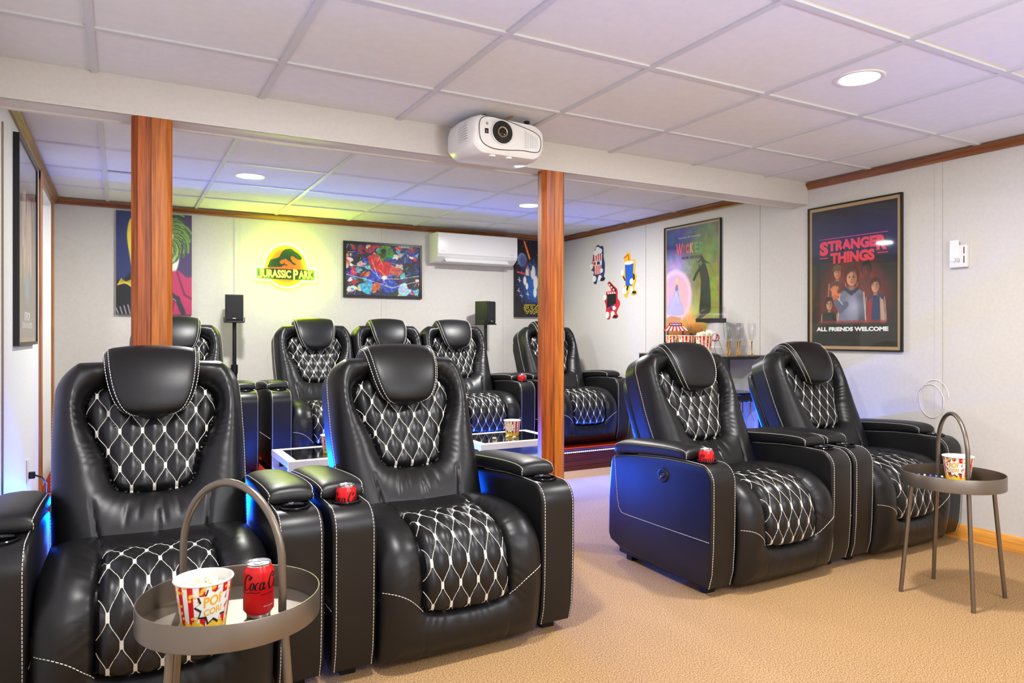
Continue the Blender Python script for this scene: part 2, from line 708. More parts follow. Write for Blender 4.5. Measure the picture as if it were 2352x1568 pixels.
class Cushion:
    """puffy upholstered surface over a path: outer bolster, sunken quilted panel, seams"""
    def __init__(s, path, sign, W, S, quilt, dx, dy, base, bol, qh, puff, edge_s0=0.05, creases=(), x_off=0.0,
                 q_s0=0.0):
        s.path, s.sign, s.W, s.S, s.quilt = path, sign, W, S, quilt
        s.dx, s.dy, s.base, s.bol, s.qh, s.puff, s.e0 = dx, dy, base, bol, qh, puff, edge_s0
        s.creases, s.q_s0 = creases, q_s0

    def n(s, x, t):
        x, t = np.asarray(x, float), np.asarray(t, float)
        w = s.W(t)
        e = np.minimum(w - np.abs(x), s.S - t)
        e = np.minimum(e, t + s.e0)
        e = np.maximum(e, 0)
        q = sdf(x.ravel(), t.ravel(), s.quilt).reshape(x.shape)
        d = np.maximum(q, 0)
        r = d / (d + e + 1e-6)
        edge = np.sqrt(np.clip(1 - (1 - np.clip(e / 0.068, 0, 1)) ** 2, 0, 1))
        out = s.base * edge + s.bol * np.power(np.clip(np.sin(PI * np.clip(r, 0, 1)), 0, 1), 0.62)
        out = out - 0.012 * np.exp(-(d / 0.007) ** 2) * (q > 0)
        # wrinkles around the quilt seam
        ang = np.arctan2(t - np.mean([p[1] for p in s.quilt]), x)
        out = out + 0.0022 * np.sin(ang * 47 + 3 * np.sin(ang * 9)) * np.exp(-d / 0.035) * (q > 0) * np.clip(d / 0.01, 0, 1)
        for (cx, c0, c1, wd, amp, sl) in s.creases:
            xc = cx + sl * (t - c0)
            win = np.clip((t - c0) / 0.03, 0, 1) * np.clip((c1 - t) / 0.03, 0, 1)
            out = out - amp * np.exp(-((x - xc) / wd) ** 2) * win
        i = np.clip(-q, 0, None)
        p, g = s.lat(x, t)
        pf = np.sqrt(np.abs(np.sin(PI * p)) * np.abs(np.sin(PI * g)) + 1e-9) ** 1.5
        inn = s.base + s.qh * (1 - np.exp(-i / 0.018)) - 0.010 * np.exp(-(i / 0.006) ** 2) + s.puff * pf * np.clip(i / 0.01, 0, 1)
        return np.where(q > 0, out, inn)

    def lat(s, x, t):
        t = t - s.q_s0
        return x / s.dx + t / (2 * s.dy), x / s.dx - t / (2 * s.dy)

    def pt(s, x, t, lift=0.0):
        x, t = np.asarray(x, float), np.asarray(t, float)
        n = s.n(x, t) + lift
        c = s.path.at(t)
        d = s.path.nrm(t)
        ny, nz = s.sign * d[..., 1], -s.sign * d[..., 0]
        return np.stack([x, c[..., 0] + n * ny, c[..., 1] + n * nz], -1)

    def build(s, mb, m, nx=112, ns=144, back=0.06):
        a = np.linspace(-1, 1, nx)
        a = np.sign(a) * (1 - (1 - np.abs(a)) ** 1.25)
        t = np.linspace(0, s.S, ns)
        t = s.S * (1 - (1 - t / s.S) ** 1.12)
        A, T = np.meshgrid(a, t)
        X = A * s.W(T)
        P = s.pt(X, T)
        mb.grid(P, m)
        # skirt: border goes back along -normal
        nb = []
        for i in range(nx):
            nb.append((0, i))
        for j in range(1, ns):
            nb.append((j, nx - 1))
        for i in range(nx - 2, -1, -1):
            nb.append((ns - 1, i))
        for j in range(ns - 2, 0, -1):
            nb.append((j, 0))
        L0, L1, L2 = [], [], []
        for (j, i) in nb:
            tt = T[j, i]
            d = s.path.nrm(tt)
            nrm = np.array([0, s.sign * d[1], -s.sign * d[0]])
            L0.append(P[j, i])
            L1.append(P[j, i] - nrm * back * 0.9)
            q = P[j, i] - nrm * back
            q = q.copy()
            q[0] *= 0.97
            L2.append(q)
        mb.loft([L0, L1, L2], m, cap=False)
        o = len(mb.v)
        mb.v += [tuple(map(float, p)) for p in L2]
        c = np.mean(L2, axis=0)
        mb.v.append(tuple(map(float, c)))
        k = mb.mi(m)
        for i in range(len(L2)):
            mb.f.append((o + i, o + (i + 1) % len(L2), o + len(L2)))
            mb.m.append(k)

    def stitching(s, mb, m, inset=0.004, wl=0.0011, tabs=(0.0048, 0.0105)):
        """white thread of the quilting: crossing lines and small tabs at the crossings"""
        smin, smax = min(p[1] for p in s.quilt), max(p[1] for p in s.quilt)
        xm = max(abs(p[0]) for p in s.quilt)
        j0, j1 = int((smin - s.q_s0) / s.dy) - 2, int((smax - s.q_s0) / s.dy) + 2
        segs, nodes = [], []
        for j in range(j0, j1):
            for i in range(-8, 9):
                x = (i + (0.5 if j % 2 else 0)) * s.dx
                if abs(x) > xm + s.dx:
                    continue
                t = s.q_s0 + j * s.dy
                nodes.append((x, t))
                for sg in (-1, 1):
                    segs.append(((x, t), (x + sg * s.dx / 2, t + s.dy)))
        for (x, t) in nodes:
            q = sdf(np.array([x]), np.array([t]), s.quilt)[0]
            if q < -0.002 and 0 < t < s.S:
                w, h = tabs
                xs = np.array([[x - w, x, x + w]] * 5)
                ts = np.array([[t + h * k] * 3 for k in (-1, -0.5, 0, 0.5, 1)])
                P = s.pt(xs, ts, 0.0022)
                mb.grid(P, m)
                P2 = s.pt(xs, ts, -0.001)
                ring = lambda Q: [Q[0, 0], Q[0, 1], Q[0, 2], Q[1, 2], Q[2, 2], Q[3, 2], Q[4, 2], Q[4, 1], Q[4, 0],
                                  Q[3, 0], Q[2, 0], Q[1, 0]]
                mb.loft([ring(P), ring(P2)], m, cap=False)
        K = 9
        for (a, b) in segs:
            f = np.linspace(0, 1, K)
            # gently S-curved thread
            x = a[0] + (b[0] - a[0]) * (f - 0.07 * np.sin(2 * PI * f))
            t = a[1] + (b[1] - a[1]) * f
            q = sdf(x, t, s.quilt)
            ok = (q < -0.001) & (t > 0.0) & (t < s.S - 0.002)
            if ok.sum() < 2:
                continue
            x, t = x[ok], t[ok]
            C = s.pt(x, t, 0.0021)
            mb.tube(C, wl, m, n=4)


def dashes(mb, pts, nrm, m, dash=0.0075, gap=0.0035, w=0.0011, h=0.0012):
    """saddle stitching: a row of tiny raised stitches along a polyline"""
    P = [np.array(p, float) for p in pts]
    L = [0]
    for a, b in zip(P[:-1], P[1:]):
        L.append(L[-1] + np.linalg.norm(b - a))
    P = np.array(P)
    N = np.array([nrm] * len(P), float) if np.ndim(nrm) == 1 else np.array(nrm, float)
    t = 0
    while t + dash < L[-1]:
        e = []
        for q in (t, t + dash):
            c = np.array([np.interp(q, L, P[:, k]) for k in range(3)])
            n = np.array([np.interp(q, L, N[:, k]) for k in range(3)])
            e.append((c, n / (np.linalg.norm(n) + 1e-9)))
        (a, na), (b, nb_) = e
        d = b - a
        d /= np.linalg.norm(d) + 1e-9
        s = np.cross(d, na)
        s /= np.linalg.norm(s) + 1e-9
        vs = []
        for c, n in ((a, na), (b, nb_)):
            vs += [c - s * w - n * h * 0.4, c + s * w - n * h * 0.4, c + s * w * 0.7 + n * h, c - s * w * 0.7 + n * h]
        mb.add(vs, [(0, 3, 2, 1), (4, 5, 6, 7), (0, 1, 5, 4), (1, 2, 6, 5), (2, 3, 7, 6), (3, 0, 4, 7)], m)
        t += dash + gap


# ---- shapes of one seat (local: x across, y back from the arm fronts, z up)
BACK = Path([(0.452, 0.34), (0.50, 0.45), (0.56, 0.575), (0.62, 0.70), (0.685, 0.85), (0.75, 1.005)])
BS = 0.715


def WB(t):
    t = np.asarray(t, float)
    w = np.interp(t, [0, 0.06, 0.2, 0.4, 0.55, 0.72], [0.278, 0.292, 0.298, 0.303, 0.301, 0.293])
    r = 0.112
    k = np.clip(t - (BS - r), 0, r)
    return w - r + np.sqrt(np.clip(r * r - k * k, 1e-6, None))


QB = smooth_poly([(0.0, 0.232), (0.075, 0.236), (0.118, 0.256), (0.135, 0.305), (0.150, 0.365), (0.180, 0.435),
                  (0.203, 0.50), (0.205, 0.555), (0.178, 0.60), (0.10, 0.625), (0, 0.63), (-0.10, 0.625),
                  (-0.178, 0.60), (-0.205, 0.555), (-0.203, 0.50), (-0.180, 0.435), (-0.150, 0.365),
                  (-0.135, 0.305), (-0.118, 0.256), (-0.075, 0.236)], 3)
creB = [(-0.155, 0.03, 0.21, 0.007, 0.007, -0.16), (0.150, 0.03, 0.22, 0.007, 0.007, 0.12),
        (0.005, 0.05, 0.19, 0.005, 0.004, 0.05), (0.03, 0.10, 0.21, 0.006, 0.004, -0.1),
        (-0.05, 0.12, 0.22, 0.006, 0.003, 0.1), (0.075, 0.12, 0.22, 0.007, 0.003, -0.1),
        (-0.09, 0.10, 0.20, 0.006, 0.003, 0.12)]
backC = Cushion(BACK, -1, WB, BS, QB, 0.0685, 0.0665, 0.050, 0.068, 0.024, 0.012, 0.06, creB, q_s0=0.243)

SEAT = Path([(0.60, 0.408), (0.42, 0.414), (0.28, 0.421), (0.16, 0.420), (0.085, 0.406), (0.035, 0.370),
             (0.012, 0.32), (0.006, 0.24), (0.012, 0.16), (0.02, 0.10), (0.035, 0.055), (0.055, 0.045)])
SS = SEAT.L - 0.001


def WS(t):
    return np.full(np.shape(t), 0.300)


s_top = float(np.interp(-0.25, -SEAT.P[:60, 0], SEAT.s[:60]))
s_bot = float(np.interp(-0.185, -SEAT.P[30:, 1], SEAT.s[30:]))
sm = (s_top + s_bot) / 2
QS = smooth_poly([(0, s_top - 0.01), (0.09, s_top - 0.005), (0.148, s_top + 0.01), (0.152, s_top + 0.09),
                  (0.158, sm), (0.16, s_bot - 0.07), (0.155, s_bot - 0.015), (0.09, s_bot + 0.002), (0, s_bot + 0.006),
                  (-0.09, s_bot + 0.002), (-0.155, s_bot - 0.015), (-0.16, s_bot - 0.07), (-0.158, sm),
                  (-0.152, s_top + 0.09), (-0.148, s_top + 0.01), (-0.09, s_top - 0.005)], 3)
creS = [(-0.158, s_bot, SS, 0.003, 0.006, 0.0), (0.158, s_bot, SS, 0.003, 0.006, 0.0),
        (-0.175, s_top - 0.25, s_top, 0.004, 0.007, 0.12), (0.175, s_top - 0.25, s_top, 0.004, 0.007, -0.12)]
seatC = Cushion(SEAT, 1, WS, SS, QS, 0.0655, 0.064, 0.022, 0.032, 0.018, 0.012, 0.2, creS, q_s0=s_top + 0.012)


def head_pillow():
    """padded headrest that wraps over the top of the back"""
    front, stitch = MB(), MB()
    d = BACK.at(np.array([0.2, 0.7]))
    u = (d[1] - d[0]) / np.linalg.norm(d[1] - d[0])      # along the back
    nn = np.array([-u[1], u[0]])                         # forward normal
    O = BACK.at(np.array([0.0]))[0]

    def W2(s, n):
        return O + u * s + nn * n
    # outer path (s, n) with half width, from the front bottom up and over to the rear
    path = [(0.492, 0.075, 0.036), (0.487, 0.105, 0.078), (0.498, 0.126, 0.103), (0.53, 0.138, 0.122), (0.575, 0.144, 0.136),
            (0.63, 0.142, 0.145), (0.685, 0.130, 0.150), (0.727, 0.106, 0.152), (0.750, 0.068, 0.153),
            (0.752, 0.025, 0.153), (0.742, -0.02, 0.152), (0.718, -0.055, 0.150), (0.66, -0.075, 0.146)]
    inner = [(0.505, 0.070), (0.51, 0.070), (0.53, 0.072), (0.56, 0.072), (0.60, 0.072), (0.64, 0.070), (0.68, 0.062),
             (0.70, 0.052), (0.712, 0.035), (0.715, 0.015), (0.705, -0.005), (0.69, -0.015), (0.655, -0.02)]
    K = 44
    ii = np.linspace(0, len(path) - 1, K)
    def ip(tab, k):
        x = np.arange(len(tab))
        # cubic-ish smoothing by averaging
        c = [q[k] for q in tab]
        v = np.interp(ii, x, c)
        v[1:-1] = 0.25 * v[:-2] + 0.5 * v[1:-1] + 0.25 * v[2:]
        v[1:-1] = 0.25 * v[:-2] + 0.5 * v[1:-1] + 0.25 * v[2:]
        return v
    os_, on, ow = ip(path, 0), ip(path, 1), ip(path, 2)
    is_, in_ = ip(inner, 0), ip(inner, 1)
    secs, lineL, lineR, nl = [], [], [], []
    for i in range(K):
        o = W2(os_[i], on[i])
        q = W2(is_[i], in_[i])
        w = ow[i]
        sec = []
        dirv = (o - q) / (np.linalg.norm(o - q) + 1e-9)
        # outer surface bulges in the middle, rounded shoulders, straight gusset to the inner line
        for a in np.linspace(-1, 1, 23):
            bulge = 0.016 * (1 - abs(a) ** 2.2)
            x = w * a
            drop = 0.020 * max(0, (abs(a) - 0.86) / 0.14) ** 2
            p = o + dirv * (bulge - drop)
            sec.append((x, p[0], p[1]))
        sec.append((w + 0.003, *(o - dirv * 0.035)))
        sec.append((w, *(q + dirv * 0.004)))
        for a in (0.8, 0.3, -0.3, -0.8):
            sec.append((w * a, *q))
        sec.append((-w, *(q + dirv * 0.004)))
        sec.append((-w - 0.003, *(o - dirv * 0.035)))
        secs.append(sec)
        for L, sg in ((lineL, -1), (lineR, 1)):
            p = o + dirv * (-0.010)
            L.append((sg * (w + 0.0008), p[0], p[1]))
        nl.append((0, dirv[0], dirv[1]))
    front.loft(secs, M['leather_soft'])
    for L, sg in ((lineL, -1), (lineR, 1)):
        nn_ = [(sg * 0.9, n[1] * 0.4, n[2] * 0.4) for n in nl]
        dashes(stitch, L, nn_, M['thread'])
        L2 = [(p[0] - sg * 0.013, p[1] + n[1] * 0.0165, p[2] + n[2] * 0.0165) for p, n in zip(L, nl)]
        dashes(stitch, L2[2:], [(0, n[1], n[2]) for n in nl][2:], M['thread'])
    return front, stitch


ARM_W = 0.143
ARM_PROF = [(0.030, 0.040), (0.012, 0.10), (0.004, 0.20), (0.0, 0.34), (0.0, 0.47)]
for k in range(0, 9):
    a = R(180 - 90 * k / 8)
    ARM_PROF.append((0.075 + 0.075 * math.cos(a), 0.48 + 0.075 * math.sin(a)))
ARM_PROF += [(0.16, 0.557), (0.30, 0.553), (0.50, 0.536), (0.655, 0.513), (0.680, 0.498), (0.690, 0.47),
             (0.708, 0.30), (0.712, 0.115), (0.695, 0.085), (0.62, 0.062), (0.30, 0.045)]


def arm_mesh(outer_sign, with_stitch=True):
    """arm box centred on x=0 with rounded edges, cup hole cut later"""
    bm = bmesh.new()
    h = ARM_W / 2
    n = len(ARM_PROF)
    va = [bm.verts.new((-h, y, z)) for y, z in ARM_PROF]
    vb = [bm.verts.new((h, y, z)) for y, z in ARM_PROF]
    fa = bm.faces.new(va)
    fb = bm.faces.new(vb[::-1])
    for i in range(n):
        j = (i + 1) % n
        bm.faces.new((va[i], vb[i], vb[j], va[j]))
    bmesh.ops.recalc_face_normals(bm, faces=bm.faces[:])
    ed = [e for e in bm.edges if all(v in va for v in e.verts) or all(v in vb for v in e.verts)]
    bmesh.ops.bevel(bm, geom=ed, offset=0.013, segments=4, profile=0.5, affect='EDGES')
    me = bpy.data.meshes.new('arm')
    bm.to_mesh(me)
    bm.free()
    me.materials.append(M['leather'])
    o = bpy.data.objects.new('armtmp', me)
    COL.objects.link(o)
    # cup hole
    cb = MB()
    cb.lathe([(0.0415, 0.45), (0.0415, 0.62)], M['leather'], 40, Matrix.Translation((0, 0.105, 0)))
    c = cb.build('cuttmp')
    md = o.modifiers.new('b', 'BOOLEAN')
    md.object = c
    md.operation = 'DIFFERENCE'
    md.solver = 'EXACT'
    dg = bpy.context.evaluated_depsgraph_get()
    me2 = bpy.data.meshes.new_from_object(o.evaluated_get(dg))
    bpy.data.objects.remove(o)
    bpy.data.objects.remove(c)
    me2.polygons.foreach_set('use_smooth', [True] * len(me2.polygons))
    me2.set_sharp_from_angle(angle=R(45))
    return me2


def off_prof(inset):
    P = np.array(ARM_PROF)
    out = []
    n = len(P)
    for i in range(n):
        d = P[(i + 1) % n] - P[i - 1]
        d /= np.linalg.norm(d)
        out.append((P[i][0] + d[1] * inset, P[i][1] - d[0] * inset, d))
    return out


_parts = {}


def part_once(key, fn):
    if key not in _parts:
        _parts[key] = fn()
    return _parts[key]


def make_arm(parent, xc, side):
    """side -1: seen arm's outer face is at -x"""
    me = part_once('arm', lambda: arm_mesh(-1))
    a = bpy.data.objects.new('arm', me)
    COL.objects.link(a)
    a.parent = parent
    a.location = (xc, 0, 0)

    def st():
        mb = MB()
        pr = ARM_PROF
        front = [i for i in range(0, 17)]
        for sg in (-1, 1):
            P = [(sg * (ARM_W / 2 - 0.0115), pr[i][0], pr[i][1]) for i in front]
            Nn = []
            for i in front:
                d = np.array(pr[i + 1]) - np.array(pr[i - 1 if i else 0])
                d /= np.linalg.norm(d)
                Nn.append((0, -d[1], d[0]))
            dashes(mb, P, Nn, M['thread'])
            # side panel seam
            x = sg * (ARM_W / 2 + 0.0002)
            c = [(0.655, 0.508), (0.648, 0.42), (0.634, 0.30), (0.622, 0.258), (0.600, 0.238), (0.55, 0.236), (0.3, 0.236), (0.014, 0.238)]
            dashes(mb, [(x, y, z) for y, z in c], (sg, 0, 0), M['thread'])
        return mb.mesh('stitching')
    o = bpy.data.objects.new('stitching', part_once('arm_st', st))
    COL.objects.link(o)
    o.parent = a
    o['label'] = 'white saddle stitching'
    o['kind'] = 'stuff'

    def cup():
        mb = MB()
        T = Matrix.Translation((0, 0.105, 0))
        mb.lathe([(0.0, 0.487), (0.036, 0.487), (0.039, 0.495), (0.0405, 0.556), (0.0470, 0.5575), (0.0478, 0.5600),
                  (0.0455, 0.5628), (0.0405, 0.5625), (0.0385, 0.557), (0.0365, 0.4995), (0.0345, 0.4905), (0.0, 0.4895)],
                 M['ring'], 40, T)
        return mb.mesh('cup_holder')

    def cupdark():
        mb = MB()
        T = Matrix.Translation((0, 0.105, 0))
        mb.lathe([(0.0, 0.4897), (0.0340, 0.4907), (0.0362, 0.4995), (0.0380, 0.5560), (0.0378, 0.5560), (0.0358, 0.500), (0.0338, 0.4913), (0.0, 0.4903)],
                 M['black_gloss'], 40, T)
        return mb.mesh('cup_well')
    o = bpy.data.objects.new('cup_holder', part_once('cup', cup))
    COL.objects.link(o)
    o.parent = a
    o = bpy.data.objects.new('cup_well', part_once('cupd', cupdark))
    COL.objects.link(o)
    o.parent = a
    if side:
        def btn():
            mb = MB()
            T = Matrix.Translation((0, 0, 0)) @ Matrix.Rotation(-PI / 2, 4, 'Y')
            mb.lathe([(0.0, 0.006), (0.010, 0.006), (0.012, 0.003), (0.020, 0.003), (0.024, 0.007), (0.031, 0.006), (0.034, 0.0)], M['black_plastic'], 32, T)
            mb.lathe([(0.0120, 0.0045), (0.0135, 0.0062), (0.0150, 0.0045), (0.0135, 0.0032)], M['ring'], 32, T, closed_prof=True)
            return mb.mesh('control_button')
        o = bpy.data.objects.new('control_button', part_once('btn', btn))
        COL.objects.link(o)
        o.parent = a
        o.location = (side * ARM_W / 2, 0.30, 0.472)
        if side > 0:
            o.rotation_euler = (0, 0, PI)
    return a


def make_pad(parent, xc):
    def pad():
        mb = MB()
        st = MB()
        ys = [0.148, 0.151, 0.160, 0.175, 0.20, 0.24, 0.30, 0.38, 0.46, 0.54, 0.60, 0.640, 0.660, 0.670, 0.673]
        tops = [0.580, 0.590, 0.599, 0.604, 0.607, 0.608, 0.607, 0.603, 0.598, 0.592, 0.584, 0.574, 0.564, 0.552, 0.542]
        bots = [0.568, 0.562, 0.559, 0.558, 0.5575, 0.556, 0.554, 0.547, 0.539, 0.530, 0.522, 0.516, 0.514, 0.518, 0.527]
        hw = [0.060, 0.070, 0.0735, 0.0755, 0.077, 0.0775, 0.078, 0.078, 0.078, 0.077, 0.076, 0.075, 0.070, 0.060, 0.045]
        secs, L, Rr, NN = [], [], [], []
        # refine
        i = np.linspace(0, len(ys) - 1, 40)
        f = lambda a: np.interp(i, np.arange(len(a)), a)
        for y, t, b, w in zip(f(ys), f(tops), f(bots), f(hw)):
            cz, hz = (t + b) / 2, (t - b) / 2
            sec = []
            for k in range(40):
                a = 2 * PI * k / 40
                ca, sa = math.cos(a), math.sin(a)
                x = w * math.copysign(abs(ca) ** 0.42, ca)
                zz = hz * math.copysign(abs(sa) ** 0.55, sa)
                if sa > 0:
                    zz += 0.010 * (1 - (x / w) ** 2) * min(1, hz / 0.03)
                sec.append((x, y, cz + zz))
            secs.append(sec)
            L.append((-w * 0.935, y, cz + hz * 0.83))
            Rr.append((w * 0.935, y, cz + hz * 0.83))
        mb.loft(secs, M['leather_soft'])
        dy = 0.003
        # front curl of the stitching goes down the face
        Ld = [(p[0] * 0.98, 0.1485, z) for z in np.linspace(0.562, 0.58, 3) for p in [L[0]]]
        for S, sg in ((L, -1), (Rr, 1)):
            dn = [(sg * 0.070, 0.1525, 0.566), (sg * 0.0715, 0.1520, 0.580)]
            dashes(st, dn + [(p[0] * 1.008, p[1], p[2] + 0.0005) for p in S[3:]], (sg * 0.6, -0.1, 0.75), M['thread'])
        return mb.mesh('arm_pad'), st.mesh('stitching')
    me, st = part_once('pad', pad)
    o = bpy.data.objects.new('arm_pad', me)
    COL.objects.link(o)
    o.parent = parent
    o.location = (xc, 0, 0)
    s = bpy.data.objects.new('stitching', st)
    COL.objects.link(s)
    s.parent = o
    s['label'] = 'white saddle stitching'
    s['kind'] = 'stuff'
    return o


def make_seat_unit(parent, xc):
    """backrest, headrest, seat of one place"""
    def bk():
        mb, q, st = MB(), MB(), MB()
        backC.build(mb, M['leather'], back=0.075)
        backC.stitching(q, M['thread'])
        # edge stitching on the side seam and panel seams
        t = np.linspace(0.03, BS - 0.004, 150)
        for sg in (-1, 1):
            x = sg * (WB(t) - 0.0015)
            P = backC.pt(x, t, 0.0008)
            dashes(st, P, (sg * 0.8, -0.5, 0.2), M['thread'])
        sh = MB()
        # back shell: padded slab behind
        secs = []
        d = BACK.at(np.array([0.2, 0.7]))
        u = (d[1] - d[0]) / np.linalg.norm(d[1] - d[0])
        nn = np.array([-u[1], u[0]])
        O = BACK.at(np.array([0.0]))[0]
        for s_, w in ((-0.10, 0.262), (-0.09, 0.27), (0.1, 0.278), (0.35, 0.282), (0.55, 0.278), (0.615, 0.268), (0.635, 0.25), (0.645, 0.22)):
            pts = []
            th = 0.030 if s_ < 0.6 else (0.022 if s_ < 0.64 else 0.010)
            for (x, n) in rrect(0, -0.125, w, th, 0.018, 4):
                p = O + u * s_ + nn * n
                pts.append((x, p[0], p[1]))
            secs.append(pts)
        sh.loft(secs, M['leather'])
        return mb.mesh('backrest'), q.mesh('quilting'), st.mesh('stitching'), sh.mesh('back_shell')

    def hd():
        a, b = head_pillow()
        return a.mesh('headrest'), b.mesh('stitching')

    def se():
        mb, q, st = MB(), MB(), MB()
        seatC.build(mb, M['leather'], back=0.05)
        seatC.stitching(q, M['thread'])
        for sg in (-1, 1):
            f = np.linspace(0, 1, 40)
            s0 = float(np.interp(-0.275, -SEAT.P[30:, 1], SEAT.s[30:]))
            x = sg * (0.296 - 0.135 * f)
            t = s0 + (s_bot - 0.012 - s0) * (f ** 2.1)
            dashes(st, seatC.pt(x, t, 0.0005), (0, -1, 0.0), M['thread'])
        return mb.mesh('seat'), q.mesh('quilting'), st.mesh('stitching')

    def L(name, me, par, lab=None):
        o = bpy.data.objects.new(name, me)
        COL.objects.link(o)
        o.parent = par
        if lab:
            o['label'] = lab
        return o
    b, q, st, sh = part_once('bk', bk)
    ob = L('backrest', b, parent)
    ob.location = (xc, 0, 0)
    L('quilting', q, ob, 'white diamond quilting thread')['kind'] = 'stuff'
    L('stitching', st, ob, 'white edge stitching')['kind'] = 'stuff'
    s = L('back_shell', sh, parent)
    s.location = (xc, 0, 0)
    h, hs = part_once('hd', hd)
    oh = L('headrest', h, parent)
    oh.location = (xc, 0, 0)
    L('stitching', hs, oh, 'white edge stitching')['kind'] = 'stuff'
    a, q, st = part_once('se', se)
    os_ = L('seat', a, parent)
    os_.location = (xc, 0, 0)
    L('quilting', q, os_, 'white diamond quilting thread')['kind'] = 'stuff'
    L('stitching', st, os_, 'white seam stitching')['kind'] = 'stuff'


def make_base(parent, W):
    mb = MB()
    mb.box((-W / 2 + 0.03, 0.07, 0.028), (W / 2 - 0.03, 0.66, 0.30), M['black_plastic'], bev=0.005)
    for x in (-W / 2 + 0.07, W / 2 - 0.07):
        for y in (0.10, 0.60):
            mb.box((x - 0.025, y - 0.02, 0.0), (x + 0.025, y + 0.02, 0.03), M['black_plastic'])
    mb.build('base', parent)


CH_W = 0.905
AX = CH_W / 2 - ARM_W / 2


def make_recliner():
    root = empty('recliner')
    make_base(root, CH_W)
    make_seat_unit(root, 0)
    for sg in (-1, 1):
        make_arm(root, sg * AX, -1 if sg < 0 else 0)
        make_pad(root, sg * AX)
    return root


def make_sofa():
    root = empty('theatre_sofa')
    p = 0.588
    W = 3 * p + 2 * ARM_W
    make_base(root, W)
    for k in (-1, 0, 1):
        make_seat_unit(root, k * p)
    for sg in (-1, 1):
        x = sg * (W / 2 - ARM_W / 2)
        make_arm(root, x, 0)
        make_pad(root, x)
    return root


# ================================================================== ROOM
def struct(mb, name, **kw):
    o = mb.build(name, smooth=kw.pop('smooth', False), **kw)
    o['kind'] = 'structure'
    return o


mb = MB()
mb.box((XL - 1.3, YF, -0.1), (XR + 0.1, YB + 0.1, 0.0), M['carpet'])
struct(mb, 'floor')

# ceiling: lay-in tiles with T-bars
mb = MB()
mb.box((XL - 1.3, YF, CEIL + 0.008), (XR + 0.1, YB + 0.1, CEIL + 0.10), M['tile'])
gx = [-0.088 + 0.6096 * k for k in range(-2, 8)]
for x in gx:
    if x > XL - 1.2:
        mb.box((x - 0.012, YF, CEIL), (x + 0.012, 3.14, CEIL + 0.009), M['tbar'])
        mb.box((x - 0.012, 3.24, CEIL), (x + 0.012, YB, CEIL + 0.009), M['tbar'])
for k in range(-10, 1):
    y = 2.688 + 0.6187 * k
    if y > YF:
        mb.box((XL, y - 0.012, CEIL + 0.0005), (XR, y + 0.012, CEIL + 0.0085), M['tbar'])
for k in range(-1, 3):
    y = 4.391 + 0.6047 * k
    mb.box((XL, y - 0.012, CEIL + 0.0005), (XR, y + 0.012, CEIL + 0.0085), M['tbar'])
struct(mb, 'ceiling')
# slipped tiles leave dark slots
mb = MB()
for (x0, x1, y, w) in ((-0.068, 0.12, 4.975, 0.016), (0.10, 0.48, 4.985, 0.007), (-0.40, -0.105, 4.40, 0.006), (2.0, 2.1, 5.01, 0.006)):
    mb.box((x0, y, CEIL + 0.0065), (x1, y + w, CEIL + 0.0082), M['black_plastic'])
struct(mb, 'trim_1')


def wall_box(name, a, b):
    mb = MB()
    mb.box(a, b, M['wall'])
    return mb


SEAM = 0.003
mb = wall_box('wall_back', (XL - 0.1, YB, 0), (XR + 0.1, YB + 0.1, CEIL + 0.05))
for x in (0.829, 2.07, 3.31):
    mb.box((x - 0.021, YB - SEAM, 0.1), (x + 0.021, YB, CEIL - 0.04), M['wall'])
    for e in (-0.0222, 0.0208):
        mb.box((x + e, YB - 0.001, 0.1), (x + e + 0.0016, YB, CEIL - 0.04), M['seam'])
struct(mb, 'wall_back')
mb = wall_box('wall_right', (XR, YF, 0), (XR + 0.1, YB + 0.1, CEIL + 0.05))
for y in (4.81, 3.56, 2.285, 1.06, -0.16, -1.38):
    mb.box((XR - SEAM, y - 0.021, 0.08), (XR, y + 0.021, CEIL - 0.04), M['wall'])
    for e in (-0.0222, 0.0208):
        mb.box((XR - 0.001, y + e, 0.08), (XR, y + e + 0.0016, CEIL - 0.04), M['seam'])
struct(mb, 'wall_right')
DY0, DY1, DZ = 5.03, 5.79, 2.0       # doorway in the left wall
mb = MB()
mb.box((XL - 0.1, YF, 0), (XL, DY0, CEIL + 0.05), M['wall_pale'])
mb.box((XL - 0.1, DY1, 0), (XL, YB, CEIL + 0.05), M['wall'])
mb.box((XL - 0.1, DY0, DZ), (XL, DY1, CEIL + 0.05), M['wall_pale'])
struct(mb, 'wall_left')
mb = MB()
mb.box((XL - 0.1, YF - 0.1, 0), (XR + 0.1, YF, CEIL + 0.05), M['wall'])
struct(mb, 'wall_front')
mb = MB()
mb.box((XL - 1.4, 4.5, 0), (XL - 1.3, YB + 0.1, CEIL + 0.05), M['white_paint'])
mb.box((XL - 1.3, 4.4, 0), (XL - 0.1, 4.5, CEIL + 0.05), M['white_paint'])
mb.box((XL - 1.3, YB, 0), (XL - 0.1, YB + 0.1, CEIL + 0.05), M['white_paint'])
struct(mb, 'wall_hallway')
